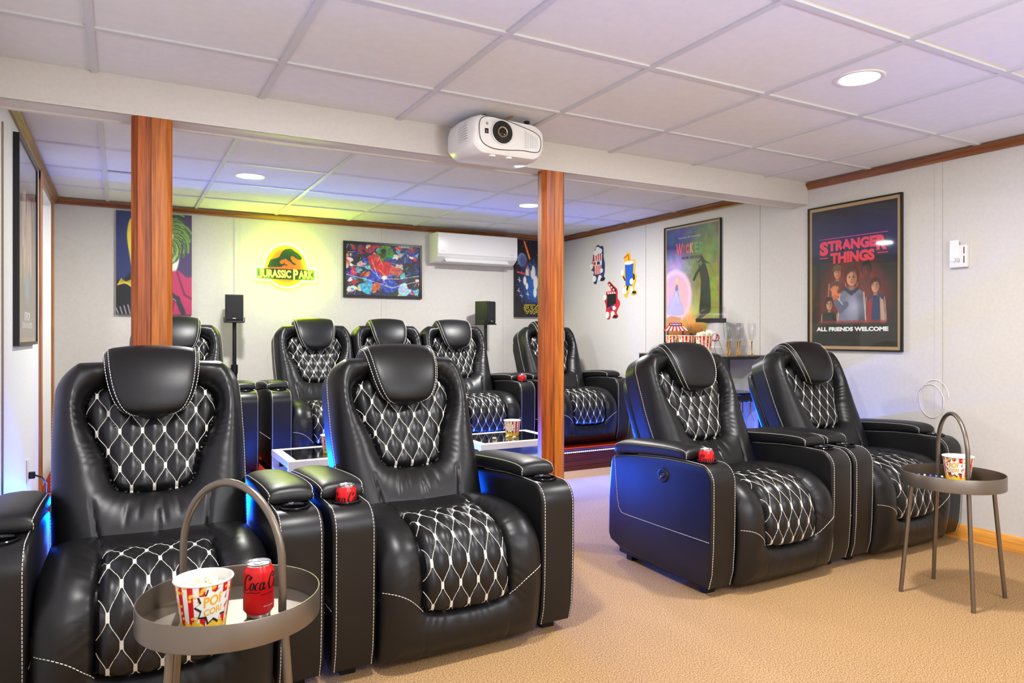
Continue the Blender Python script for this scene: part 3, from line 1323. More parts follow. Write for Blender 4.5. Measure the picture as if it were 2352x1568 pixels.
# door casing
mb = MB()
mb.box((XL - 0.1, DY0, 0), (XL, DY0 + 0.008, DZ), M['white_paint'])
mb.box((XL, DY0 - 0.085, 0), (XL + 0.014, DY0 - 0.005, DZ + 0.07), M['casing'], bev=0.004)
mb.box((XL - 0.1, DY1 - 0.008, 0), (XL, DY1, DZ), M['white_paint'])
mb.box((XL, DY1 + 0.005, 0), (XL + 0.014, DY1 + 0.085, DZ + 0.07), M['casing'], bev=0.004)
mb.box((XL - 0.1, DY0 + 0.014, DZ - 0.002), (XL + 0.0, DY1 - 0.014, DZ + 0.0), M['white_paint'])
mb.box((XL, DY0 - 0.085, DZ + 0.01), (XL + 0.013, DY1 + 0.085, DZ + 0.068), M['crown_y'], bev=0.004)
struct(mb, 'door_1')
# vertical corner strip on the near part of the left wall
mb = MB()
mb.box((XL, 3.480, 0.0), (XL + 0.006, 3.500, 1.962), M['strip'], bev=0.002)
struct(mb, 'trim_2')

CR = [(0, 0), (0.030, 0), (0.030, -0.012), (0.012, -0.034), (0.010, -0.042), (0, -0.042)]
for (nm, axis, T, L0, L1, m) in (
        ('trim_3', 'X', Matrix.Translation((0, YB, CEIL)) @ Matrix.Scale(-1, 4, (0, 1, 0)), XL, XR, 'crown'),
        ('trim_4', 'Y', Matrix.Translation((XR, 0, CEIL)) @ Matrix.Scale(-1, 4, (1, 0, 0)), 3.262, YB, 'crown_y'),
        ('trim_5', 'Y', Matrix.Translation((XR, 0, CEIL)) @ Matrix.Scale(-1, 4, (1, 0, 0)), YF, 3.138, 'crown_y'),
        ('trim_6', 'Y', Matrix.Translation((XL, 0, CEIL)), 3.262, YB, 'crown_y')):
    mb = MB()
    mb.prism(CR, axis, L0, L1, M[m], T)
    struct(mb, nm)
mb = MB()
mb.prism([(0, 0), (0.014, 0), (0.014, 0.062), (0.006, 0.078), (0, 0.08)], 'Y', YF, 4.78, M['base_y'],
         Matrix.Translation((XR, 0, 0)) @ Matrix.Scale(-1, 4, (1, 0, 0)))
struct(mb, 'baseboard_right')

# dropped beam
mb = MB()
mb.box((XL, 3.135, 1.962), (XR, 3.262, CEIL + 0.009), M['beam'], bev=0.002)
mb.box((XL, 3.130, 1.962), (XR, 3.140, 1.975), M['beam'])
mb.box((XL, 3.250, 1.955), (XR, 3.268, 1.975), M['beam'])
struct(mb, 'trim_7')


def post(x0, x1, y0, y1, ch, label):
    root = empty('support_post', ((x0 + x1) / 2, (y0 + y1) / 2, 0), 0, label, 'post', 'stained wooden support posts')
    hx, hy = (x1 - x0) / 2, (y1 - y0) / 2
    xm = -hx * 0.06
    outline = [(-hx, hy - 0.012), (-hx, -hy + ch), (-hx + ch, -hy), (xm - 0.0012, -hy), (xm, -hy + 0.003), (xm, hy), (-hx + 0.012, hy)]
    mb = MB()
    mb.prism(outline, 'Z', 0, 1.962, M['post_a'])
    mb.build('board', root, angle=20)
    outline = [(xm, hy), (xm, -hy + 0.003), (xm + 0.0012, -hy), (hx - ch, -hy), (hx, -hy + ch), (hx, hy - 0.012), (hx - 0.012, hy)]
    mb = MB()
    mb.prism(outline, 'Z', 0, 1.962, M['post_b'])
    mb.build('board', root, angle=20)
    return root


post(0.036, 0.182, 3.13, 3.245, 0.022, 'stained wooden post left of the neon sign, in front of the comic canvas')
post(1.922, 2.062, 3.13, 3.200, 0.020, 'stained wooden post right of the projector, beside the aisle')

# platform
PY, PZ = 4.79, 0.172
mb = MB()
mb.box((XL, PY, 0), (XR, YB, PZ), M['red_carpet'])
o = struct(mb, 'floor_platform')
mb = MB()
for z0, z1 in ((0.0, 0.035), (0.037, 0.075), (0.077, 0.118)):
    mb.box((XL, PY - 0.014, z0), (XR, PY, z1), M['mahogany'], bev=0.002)
mb.box((XL, PY - 0.012, 0.158), (XR, PY + 0.02, 0.174), M['mahogany'], bev=0.003)
mb.box((XL, PY - 0.010, 0.118), (XR, PY, 0.158), M['mahogany'])
struct(mb, 'trim_8')
root = empty('led_strip', (1.78, 4.776, 0.150), 0, 'glowing blue strip light under the lip of the platform step', 'light strip')
mb = MB()
mb.box((-2.18, -0.002, -0.004), (2.18, 0.003, 0.004), M['white_plastic'])
mb.build('tape', root)
mb = MB()
for k in range(220):
    x = -2.17 + k * 4.34 / 219
    mb.box((x - 0.003, -0.0045, -0.0025), (x + 0.003, -0.002, 0.0025), M['led'])
mb.build('diodes', root)['kind'] = 'stuff'

# ceiling lamps
lamp0 = None
labs = ['recessed round ceiling lamp nearest the projector, over the front left recliners',
        'large bright recessed round lamp in the ceiling on the right of the picture',
        'recessed round ceiling lamp above the neon sign, right of the left post',
        'recessed round ceiling lamp touching the left edge of the right wooden post',
        'added round ceiling lamp for fill light behind the camera on the left',
        'added round ceiling lamp for fill light behind the camera on the right']
for i, (x, y) in enumerate(LAMPS):
    if lamp0 is None:
        r = empty('ceiling_lamp')
        mb = MB()
        mb.lathe([(0.074, -0.003), (0.083, -0.006), (0.092, -0.004), (0.094, 0.0), (0.074, 0.0)], M['white_plastic'], 48, closed_prof=True)
        mb.build('trim_ring', r)
        mb = MB()
        mb.lathe([(0.0, -0.0015), (0.074, -0.0015), (0.074, 0.0), (0.0, 0.0)], M['lamp'], 48)
        mb.build('lens', r)
        lamp0 = r
    else:
        r = copy_tree(lamp0)
    r.location = (x, y, CEIL + 0.008)
    tag(r, labs[i], 'ceiling lamp', 'recessed ceiling lamps')
    area_light('lamp_light', (x, y, CEIL - 0.002), (0, 0, 0), 0.15, LAMP_W * (1.45 if y > 3 else 1.0), (1.0, 0.985, 0.96))
# stand and bowl for the fill uplighter added out of view behind the camera
r = empty('fill_uplighter', (1.6, -1.3, 0), 0, 'added floor-standing fill uplighter, unseen behind the camera', 'fill lamp')
mb = MB()
mb.lathe([(0.0, 0.0), (0.15, 0.0), (0.15, 0.012), (0.03, 0.025), (0.0, 0.025)], M['black_plastic'], 40)
mb.build('base', r)
mb = MB()
mb.tube([(0, 0, 0.02), (0, 0, 1.13)], 0.012, M['black_plastic'], 16)
mb.build('pole', r)
mb = MB()
mb.lathe([(0.02, 1.12), (0.16, 1.17), (0.265, 1.24), (0.262, 1.24), (0.158, 1.175), (0.02, 1.128)], M['white_paint'], 48, closed_prof=True)
mb.build('lamp_shade', r)
# added lamp, out of view, lighting the hallway beyond the doorway
r = copy_tree(lamp0)
r.location = (-1.05, 5.2, CEIL + 0.008)
tag(r, 'added round ceiling lamp lighting the hallway beyond the left doorway', 'ceiling lamp', 'recessed ceiling lamps')
area_light('lamp_light', (-1.05, 5.2, CEIL - 0.002), (0, 0, 0), 0.15, 12, (1.0, 0.985, 0.96))

# ================================================================== SEATS
rec = make_recliner()
spots = [
    (0.100, 2.185, 0, 0.0, 'black leather recliner nearest the camera, behind the table with popcorn and red can'),
    (1.028, 2.185, 0, 0.0, 'black leather recliner in the front row centre with a red can in its left arm'),
    (2.588, 2.150, 0, 0.0, 'black leather recliner of the right pair, left one, blue-lit side with a red can'),
    (3.514, 2.150, 0, 0.0, 'black leather recliner against the right wall, behind the tray table with a bucket'),
    (0.352, 4.900, PZ, 0.0, 'black leather recliner on the platform, half hidden by the left wooden post'),
    (3.450, 4.900, PZ, 0.0, 'black leather recliner on the platform, behind the right wooden post'),
]
for i, (x, y, z, rz, lab) in enumerate(spots):
    c = rec if i == 0 else copy_tree(rec)
    c.location = (x, y, z)
    c.rotation_euler = (0, 0, rz)
    tag(c, lab, 'recliner', 'black quilted recliners')
sofa = make_sofa()
sofa.location = (1.897, 4.875, PZ)
tag(sofa, 'black leather three-seat theatre sofa with quilted backs on the red platform', 'sofa')


# ================================================================== small things
def script_strokes():
    """a flowing script wordmark: list of (polyline, width) in a 0..W x 0..2 box"""
    S = []
    def arc(cx, cy, rx, ry, a0, a1, n=22):
        return [(cx + rx * math.cos(R(a0 + (a1 - a0) * k / n)), cy + ry * math.sin(R(a0 + (a1 - a0) * k / n))) for k in range(n + 1)]
    def small_o(x):
        S.append((arc(x + 0.30, 0.48, 0.27, 0.46, 0, 360), 'o'))
    def small_c(x):
        S.append((arc(x + 0.30, 0.48, 0.27, 0.46, 62, 302), 'o'))
    def small_a(x):
        S.append((arc(x + 0.30, 0.48, 0.27, 0.46, 0, 360), 'o'))
        S.append(([(x + 0.60, 0.95), (x + 0.57, 0.5), (x + 0.62, 0.08), (x + 0.78, 0.05), (x + 0.92, 0.25)], 'o'))
    def cap_c(x, tail):
        S.append((arc(x + 0.62, 0.95, 0.55, 0.98, 48, 320, 30), 'C'))
        S.append(([(x + 1.00, 1.68), (x + 0.80, 1.45), (x + 0.93, 1.28), (x + 1.15, 1.45), (x + 1.1, 1.8)], 'o'))
        if tail:
            S.append(([(x + 0.55, -0.02), (x + 0.0, -0.10), (x + 0.1, -0.35), (x + 0.9, -0.36), (x + 1.7, -0.24), (x + 2.3, -0.34), (x + 2.9, -0.2)], 'o'))
    cap_c(0.0, True)
    small_o(1.20)
    small_c(1.98)
    small_a(2.62)
    S.append(([(3.62, 0.62), (3.84, 0.66)], 'o'))
    cap_c(3.90, False)
    small_o(5.08)
    S.append(([(5.82, 0.25), (6.02, 1.0), (6.18, 1.85), (6.02, 1.9), (5.90, 1.3), (5.88, 0.3), (6.02, 0.03), (6.20, 0.2)], 'o'))
    small_a(6.28)
    return S, 7.3


def ribbon(mb, pts, wf, warp, m):
    n = len(pts)
    vs, fs = [], []
    for i in range(n):
        a, b = pts[max(i - 1, 0)], pts[min(i + 1, n - 1)]
        d = np.array([b[0] - a[0], b[1] - a[1]], float)
        d /= np.linalg.norm(d) + 1e-9
        w = wf(d, i / (n - 1))
        nx_, ny_ = -d[1] * w, d[0] * w
        vs.append(warp(pts[i][0] + nx_, pts[i][1] + ny_))
        vs.append(warp(pts[i][0] - nx_, pts[i][1] - ny_))
    for i in range(n - 1):
        fs.append((2 * i, 2 * i + 1, 2 * i + 3, 2 * i + 2))
    mb.add(vs, fs, m)


def make_can():
    root = empty('soda_can')
    r = 0.033
    mb = MB()
    mb.lathe([(0.0264, 0.0085), (r, 0.017), (r, 0.098), (0.0315, 0.104), (0.0272, 0.1145)], M['red'], 48)
    mb.build('body', root)
    mb = MB()
    mb.lathe([(0.0, 0.004), (0.020, 0.003), (0.0235, 0.0), (0.0255, 0.002), (0.0258, 0.006), (0.0264, 0.009)], M['alum'], 48)
    mb.build('base_rim', root)
    mb = MB()
    mb.lathe([(0.0270, 0.1142), (0.0263, 0.1170), (0.0272, 0.1190), (0.0262, 0.1205), (0.0248, 0.1190), (0.0240, 0.1160), (0.0, 0.1158)], M['alum'], 48)
    mb.build('lid', root)
    mb = MB()
    mb.tube([(0.009 * math.cos(t), 0.006 + 0.012 * math.sin(t), 0.1168) for t in np.linspace(0, 2 * PI, 24)[:-1]], 0.0011, M['alum'], 6, closed=True)
    mb.box((-0.006, -0.004, 0.1162), (0.006, 0.004, 0.1174), M['alum'])
    mb.build('pull_tab', root)
    mb = MB()
    S, W = script_strokes()
    k = 0.0225
    def warp(u, v):
        u2 = (u + 0.28 * v - 3.3) * 0.0148
        a = -PI / 2 + u2 / r
        z = 0.066 + v * k * 0.78
        rr = r + 0.0003
        return (rr * math.cos(a), rr * math.sin(a), z)
    for pts, kind in S:
        P = []
        for a, b in zip(pts[:-1], pts[1:]):
            for q in range(3):
                P.append((a[0] + (b[0] - a[0]) * q / 3, a[1] + (b[1] - a[1]) * q / 3))
        P.append(pts[-1])
        ribbon(mb, P, lambda d, f, kk=kind: (0.045 + 0.085 * abs(d[1]) ** 1.5) * (1.25 if kk == 'C' else 1.0) * min(1, 0.3 + 4 * min(f, 1 - f) if kk == 'C' else 1), warp, M['ink'])
    def w2(x, z):
        a = -PI / 2 + x / r
        return ((r + 0.0003) * math.cos(a), (r + 0.0003) * math.sin(a), z)
    add_text(mb, 'ZERO SUGAR', -0.006, 0.030, 0.054, 0.0575, 0, M['ink'], 0.01, warp=w2)
    add_text(mb, 'ZERO CALORIES', 0.0, 0.026, 0.028, 0.030, 0, M['white_ink'], 0.0, warp=w2)
    mb.build('lettering', root, smooth=False)
    return root


can0 = make_can()
CUPZ = 0.4915
cans = [
    (can0, (0.2716, 1.668, 0.4705), 0.15, 'upright red soda can on the near tray table beside the popcorn bucket'),
    (None, (1.028 - AX, 2.185 + 0.105, CUPZ), -0.45, 'red soda can in the cup holder of the front centre recliner'),
    (None, (2.588 - AX, 2.150 + 0.105, CUPZ), -0.25, 'red soda can in the cup holder of the blue-lit recliner on the right'),
    (None, (1.897 + (3 * 0.588 + ARM_W) / 2, 4.875 + 0.105, PZ + CUPZ), 0.1, 'small red soda can in the far sofa arm, left of the right post'),
]
for c, loc, rz, lab in cans:
    o = c or copy_tree(can0)
    o.location = loc
    o.rotation_euler = (0, 0, rz)
    tag(o, lab, 'soda can', 'red soda cans')


def bucket_canvas():
    W, H = 264, 90
    c = Canvas(W, H, (248, 244, 238))
    n = 14
    for k in range(n):
        u = (k + 0.25) / n
        c.poly([(u, -0.1), (u + 0.5 / n, -0.1), (u + 0.5 / n, 1.1), (u, 1.1)], (222, 22, 24), 0.003)
    rr = np.random.RandomState(5)
    for _ in range(120):
        x, y = rr.rand(), rr.rand() * 0.8
        s = 0.008 + 0.006 * rr.rand()
        c.ell(x, y, s, s * 2.6, (250, 196, 52), 0.3)
        c.ell(x + s * 0.6, y - s * 1.2, s * 0.6, s * 1.7, (252, 214, 84), 0.4)
    for _ in range(500):
        x = rr.rand()
        y = 0.80 + 0.05 * math.sin(x * 40) + rr.rand() * 0.25
        s = 0.012 + 0.007 * rr.rand()
        c.ell(x, y, s, s * 2.4, (250 - rr.randint(14), 178 + rr.randint(50), 36 + rr.randint(50)), 0.4)
    # burst panels for the lettering on both sides
    for cx in (0.25, 0.75):
        pts, pts2 = [], []
        for k in range(20):
            a = 2 * PI * k / 20
            q = 1.0 if k % 2 == 0 else 0.72
            pts.append((cx + 0.112 * q * math.cos(a), 0.43 + 0.36 * q * math.sin(a)))
            pts2.append((cx - 0.006 + 0.120 * q * math.cos(a), 0.455 + 0.39 * q * math.sin(a)))
        c.poly(pts2, (30, 24, 22), 0.003)
        c.poly(pts, (250, 248, 240), 0.003)
    return c


BC = bucket_canvas()


def make_bucket(heaped):
    root = empty('popcorn_bucket')
    r0, r1, H = 0.0445, 0.0585, 0.105
    mb = MB()
    n = BC.w
    zs = np.linspace(0, 1, BC.h)
    th = np.arange(n + 1) / n
    P = np.zeros((BC.h, n + 1, 3))
    C_ = np.zeros((BC.h, n + 1, 3))
    for j, z in enumerate(zs):
        r = r0 + (r1 - r0) * z
        a = 2 * PI * th
        # seen from the front (-y) the picture must read left to right: angle grows towards +x
        P[j, :, 0] = r * np.cos(a - PI)
        P[j, :, 1] = r * np.sin(a - PI)
        P[j, :, 2] = z * H
        C_[j, :-1] = BC.a[BC.h - 1 - j]
        C_[j, -1] = BC.a[BC.h - 1 - j, 0]
    mb.grid(P, M['printg'], C_)
    mb.lathe([(0.0, 0.001), (r0, 0.001)], M['white_plastic'], 48)
    mb.lathe([(r0 - 0.001, 0.002), (r1 - 0.0015, H)], M['white_paint'], 64, cap=False)
    mb.lathe([(0.0, 0.060 + 0.036 * heaped), (r0 + 0.0075 + 0.0045 * heaped, 0.060 + 0.036 * heaped)], M['popcorn'], 48, cap=False)
    mb.build('cup', root)
    mb = MB()
    mb.tube([((r1 + 0.0008) * math.cos(t), (r1 + 0.0008) * math.sin(t), H) for t in np.linspace(0, 2 * PI, 65)[:-1]], 0.0026, M['white_plastic'], 8, closed=True)
    mb.build('rim', root)
    mb = MB()
    def w(x, z):
        zz = z / H
        r = r0 + (r1 - r0) * zz + 0.0004
        # tilt the words a little
        a = -PI / 2 + (x) / r
        return (r * math.cos(a), r * math.sin(a), z + x * 0.16)
    for rot in (0, PI):
        t = MB()
        add_text(t, 'POP!', -0.022, 0.026, 0.060, 0.083, 0, M['gold_ink'], 0.03, warp=w)
        add_text(t, 'CORN', -0.021, 0.025, 0.041, 0.056, 0, M['gold_ink'], 0.03, warp=w)
        c_, s_ = math.cos(rot), math.sin(rot)
        mb.add([(x * c_ - y * s_, x * s_ + y * c_, z) for x, y, z in t.v], t.f, M['gold_ink'])
    mb.build('lettering', root, smooth=False)
    mb = MB()
    rr = random.Random(3)
    for k in range(210):
        a, q = rr.uniform(0, 2 * PI), math.sqrt(rr.random()) * (0.049 if heaped else 0.046)
        x, y = q * math.cos(a), q * math.sin(a)
        if heaped:
            z = 0.106 + 0.014 * (1 - (q / 0.05) ** 2) + rr.uniform(-0.004, 0.005)
        else:
            z = 0.071 + rr.uniform(-0.004, 0.006) + 0.010 * (y > 0)
        kernel(mb, (x, y, z), rr.uniform(0.0055, 0.008), rr)
    mb.build('popcorn', root)['kind'] = 'stuff'
    return root


def kernel(mb, c, s, rr):
    for j in range(3):
        d = Vector((rr.uniform(-1, 1), rr.uniform(-1, 1), rr.uniform(-0.6, 1))) * s * 0.55
        bm = bmesh.new()
        bmesh.ops.create_icosphere(bm, subdivisions=1, radius=s * rr.uniform(0.55, 0.8))
        vs = [Vector(c) + d + v.co * rr.uniform(0.9, 1.12) for v in bm.verts]
        fs = [[v.index for v in f.verts] for f in bm.faces]
        bm.free()
        mb.add(vs, fs, M['popcorn'])


bk = make_bucket(False)
bh = make_bucket(True)
T_X, T_Y, T_Z = 3.086, 1.715, 0.4705
bks = [
    (bk, (0.157, 1.662, 0.4705), R(18), 'open popcorn bucket on the near tray table, left of the red can'),
    (None, (3.184, 1.745, 0.4705), R(-76), 'popcorn bucket on the tray table by the right wall'),
    (None, (1.093, 4.196, 0.4035), R(20), 'popcorn bucket on the left coffee table, partly hidden by the centre recliner'),
    (None, (2.388, 4.306, 0.4035), R(-50), 'popcorn bucket on the right coffee table beside spilled kernels'),
    (None, (3.690, 4.111, 0.964), R(10), 'red striped popcorn bucket on the bar, leftmost of the three'),
    (None, (3.660, 3.941, 0.964), R(60), 'red striped popcorn bucket on the bar, middle of the three'),
    (bh, (3.660, 3.763, 0.964), R(60), 'heaped popcorn bucket on the bar beside the popcorn machine'),
]
for c, loc, rz, lab in bks:
    o = c or copy_tree(bk)
    o.location = loc
    o.rotation_euler = (0, 0, rz)
    if loc[2] > 0.9:
        o.scale = (1.03, 1.03, 1.27)
    tag(o, lab, 'popcorn bucket', 'striped popcorn buckets')
rr = random.Random(9)
for i, (x, y) in enumerate(((2.19, 4.20), (2.31, 4.235), (2.325, 4.17))):
    mb = MB()
    kernel(mb, (0, 0, 0.008), 0.011, rr)
    kernel(mb, (0.008, 0.003, 0.007), 0.009, rr)
    o = mb.build('popcorn_kernel')
    o.location = (x, y, 0.4035)
    tag(o, ['popcorn kernel lying alone on the black coffee table top', 'popcorn kernel touching the bucket on the right coffee table',
            'popcorn kernel in front of the bucket on the right coffee table'][i], 'popcorn', 'spilled popcorn kernels')


# ---- tray tables with a hoop handle
def make_tray():
    root = empty('tray_table')
    r = 0.192
    mb = MB()
    mb.lathe([(0.0, 0.4655), (r, 0.4655), (r + 0.0015, 0.467), (r + 0.0015, 0.521), (r + 0.0008, 0.5222), (r - 0.0012, 0.5222), (r - 0.0016, 0.521), (r - 0.0016, 0.4700), (0.0, 0.4700)], M['bronze'], 96)
    mb.build('tray', root)
    for k in range(4):
        a = PI / 2 * k
        mb = MB()
        mb.tube([(0.201 * math.cos(a), 0.201 * math.sin(a), 0.0), (0.158 * math.cos(a), 0.158 * math.sin(a), 0.4665)], 0.0085, M['bronze'], 14)
        mb.build('leg', root)
    mb = MB()
    P = []
    h = 0.151
    for z in (0.4705, 0.52, 0.57):
        P.append((-h, 0, z))
    for k in range(1, 24):
        t = PI - PI * k / 24
        P.append((h * math.cos(t), 0, 0.60 + 0.168 * math.sin(t)))
    for z in (0.57, 0.52, 0.4705):
        P.append((h, 0, z))
    mb.tube(P, 0.0085, M['bronze'], 14)
    mb.build('handle', root)
    return root


tr = make_tray()
tr.location = (0.217, 1.700, 0)
tr.rotation_euler = (0, 0, R(-53.9))
tag(tr, 'round metal tray table with hoop handle, in front of the nearest recliner', 'tray table', 'hoop-handled tray tables')
t2 = copy_tree(tr)
t2.location = (T_X, T_Y, 0)
t2.rotation_euler = (0, 0, R(50))
tag(t2, 'round metal tray table with hoop handle, standing by the right wall', 'tray table', 'hoop-handled tray tables')

# remote control on the far tray
root = empty('remote_control', (3.112, 1.835, 0.4705), R(-60), 'black remote control with purple and blue buttons on the tray by the right wall', 'remote control')
mb = MB()
mb.box((-0.065, -0.020, 0.0), (0.065, 0.020, 0.012), M['black_plastic'], bev=0.004)
mb.build('case', root)
pm = mat('purple_button', (128, 96, 230), 0.4)
bmn = mat('blue_button', (96, 150, 240), 0.4)
for k in range(12):
    mb = MB()
    x, y = -0.055 + (k % 6) * 0.022, -0.009 + 0.018 * (k // 6)
    mb.lathe([(0.0045, 0.011), (0.004, 0.015), (0.0, 0.0155)], (pm, bmn, M['white_plastic'])[k % 3], 12, Matrix.Translation((x, y, 0)))
    mb.build('button', root)


# ---- coffee tables
def make_coffee():
    root = empty('coffee_table')
    W, D, Z = 0.62, 0.50, 0.40
    mb = MB()
    f = 0.052
    for a, b in (((-W / 2, -D / 2), (W / 2, -D / 2 + f)), ((-W / 2, D / 2 - f), (W / 2, D / 2)),
                 ((-W / 2, -D / 2 + f), (-W / 2 + f, D / 2 - f)), ((W / 2 - f, -D / 2 + f), (W / 2, D / 2 - f))):
        mb.box((a[0], a[1], Z - 0.034), (b[0], b[1], Z + 0.003), M['white_plastic'])
    mb.build('top_frame', root)
    mb = MB()
    mb.box((-W / 2 + f, -D / 2 + f, Z - 0.006), (W / 2 - f, D / 2 - f, Z + 0.0015), M['black_gloss'])
    mb.build('glass_top', root)
    for sx in (-1, 1):
        for sy in (-1, 1):
            mb = MB()
            mb.box((sx * (W / 2 - 0.02) - 0.018, sy * (D / 2 - 0.02) - 0.018, 0), (sx * (W / 2 - 0.02) + 0.018, sy * (D / 2 - 0.02) + 0.018, Z - 0.034), M['white_plastic'])
            mb.build('leg', root)
    mb = MB()
    mb.box((-W / 2 + 0.002, -D / 2 + 0.04, 0.285), (W / 2 - 0.002, D / 2 - 0.04, 0.300), M['white_plastic'])
    mb.build('lower_shelf', root)
    return root


ct = make_coffee()
ct.location = (1.115, 4.235, 0)
tag(ct, 'white-framed coffee table with black glass top, left of the centre recliner', 'coffee table', 'white-framed coffee tables')
ct2 = copy_tree(ct)
ct2.location = (2.315, 4.275, 0)
tag(ct2, 'white-framed coffee table with black glass top, left of the right post', 'coffee table', 'white-framed coffee tables')


# ---- speakers on stands
def make_speaker():
    root = empty('speaker')
    mb = MB()
    mb.box((-0.066, -0.068, 0), (0.066, 0.072, 0.205), M['black_plastic'], bev=0.004)
    mb.build('cabinet', root)
    mb = MB()
    mb.box((-0.060, -0.074, 0.012), (0.060, -0.067, 0.199), M['fabric_black'], bev=0.003)
    mb.build('grille', root)
    mb = MB()
    mb.box((-0.011, -0.0752, 0.019), (0.011, -0.0738, 0.0235), M['white_ink'])
    mb.build('badge', root)
    return root


def make_stand():
    root = empty('speaker_stand')
    mb = MB()
    mb.box((-0.072, -0.076, 1.026), (0.072, 0.076, 1.038), M['black_plastic'], bev=0.003)
    for sx in (-1, 1):
        mb.box((sx * 0.0735 - 0.003, -0.05, 1.030), (sx * 0.0735 + 0.003, 0.05, 1.068), M['black_plastic'])
    mb.build('bracket', root)
    mb = MB()
    mb.tube([(0, 0, 0.03), (0, 0, 0.66)], 0.021, M['black_plastic'], 16)
    mb.tube([(0, 0, 0.60), (0, 0, 1.028)], 0.015, M['black_plastic'], 16)
    mb.build('pole', root)
    mb = MB()
    mb.tube([(0, 0, 0.63), (0, 0, 0.70)], 0.026, M['black_plastic'], 16)
    mb.tube([(-0.02, 0, 0.67), (-0.055, 0, 0.67)], 0.006, M['black_plastic'], 10)
    mb.lathe([(0.0, -0.006), (0.013, -0.006), (0.013, 0.006), (0.0, 0.006)], M['black_plastic'], 14, Matrix.Translation((-0.058, 0, 0.67)) @ Matrix.Rotation(PI / 2, 4, 'Y'))
    mb.build('clamp', root)
    mb = MB()
    mb.lathe([(0.0, 0.0), (0.13, 0.0), (0.13, 0.008), (0.03, 0.018), (0.022, 0.035), (0.0, 0.035)], M['black_plastic'], 32)
    mb.build('foot', root)
    return root


sp, st = make_speaker(), make_stand()
for i, (x, y, rz, la, lb) in enumerate(((0.774, 5.86, R(-8), 'small black loudspeaker left of the neon sign', 'black speaker stand left of the neon sign'),
                                       (2.965, 5.86, R(28), 'small black loudspeaker below the air conditioner', 'black speaker stand below the air conditioner'))):
    a = sp if i == 0 else copy_tree(sp)
    b = st if i == 0 else copy_tree(st)
    a.location = (x, y, PZ + 1.038)
    b.location = (x, y, PZ)
    a.rotation_euler = b.rotation_euler = (0, 0, rz)
    tag(a, la, 'speaker', 'small loudspeakers')
    tag(b, lb, 'speaker stand', 'speaker stands')


# ================================================================== wall pictures
def wall_item(name, wall, a, z, label, cat, group=None, off=0.0):
    """empty on a wall; local x runs to the viewer's right, -y faces the room. a = y (side walls) or x (back wall)"""
    loc, rz = {'right': ((XR - off, a, z), -PI / 2), 'left': ((XL + off, a, z), PI / 2), 'back': ((a, YB - off, z), 0.0)}[wall]
    return empty(name, loc, rz, label, cat, group)


def picture(root, W, H, cv, frame_w=0.008, depth=0.022, border=0.0, glazed=True, canvas=False):
    """W,H outer size, centred on the root"""
    if canvas:
        mb = MB()
        mb.box((-W / 2, -depth, -H / 2), (W / 2, 0, H / 2), M['frame'])
        mb.build('canvas_block', root)
        o = cv.build(W, H, -depth - 0.0008).build('print', root, smooth=False)
        return -depth - 0.0008, W, H
    mb = MB()
    f = frame_w
    for a, b in (((-W / 2, -H / 2), (W / 2, -H / 2 + f)), ((-W / 2, H / 2 - f), (W / 2, H / 2)),
                 ((-W / 2, -H / 2 + f), (-W / 2 + f, H / 2 - f)), ((W / 2 - f, -H / 2 + f), (W / 2, H / 2 - f))):
        mb.box((a[0], -depth, a[1]), (b[0], 0, b[1]), M['frame'])
    mb.build('frame', root)
    y = -depth * 0.55
    w, h = W - 2 * f, H - 2 * f
    if border:
        mb = MB()
        mb.box((-w / 2, y, -h / 2), (w / 2, y + 0.004, h / 2), M['matboard'])
        mb.build('mat_board', root)
        w, h = w - 2 * border, h - 2 * border
    cv.build(w, h, y - 0.0008).build('print', root, smooth=False)
    if glazed:
        mb = MB()
        mb.box((-W / 2 + f, -depth * 0.86, -H / 2 + f), (W / 2 - f, -depth * 0.80, H / 2 - f), M['pane'])
        mb.build('glazing', root)
    return y - 0.0008, w, h


PS = dict(text=[])


def lettering(root, y, w, h, items):
    """items: (string, u0, u1, v0, v1, colour sRGB, bold) in 0..1 picture coordinates, v down"""
    mb = MB()
    for it in items:
        s, u0, u1, v0, v1, col, bold = it[:7]
        m = ink(col)
        if s == '|':
            mb.box((-w / 2 + u0 * w, y - 0.0012, h / 2 - v1 * h), (-w / 2 + u1 * w, y - 0.0006, h / 2 - v0 * h), m)
        else:
            add_text(mb, s, -w / 2 + u0 * w, -w / 2 + u1 * w, h / 2 - v1 * h, h / 2 - v0 * h, y - 0.001, m, bold)
    mb.build('lettering', root, smooth=False)


_ink = {}


def ink(c):
    if c not in _ink:
        _ink[c] = mat('ink_%d_%d_%d' % c, c, 0.6)
    return _ink[c]


SKIN, SKIN2, HAIR = (206, 146, 112), (168, 104, 76), (58, 34, 26)


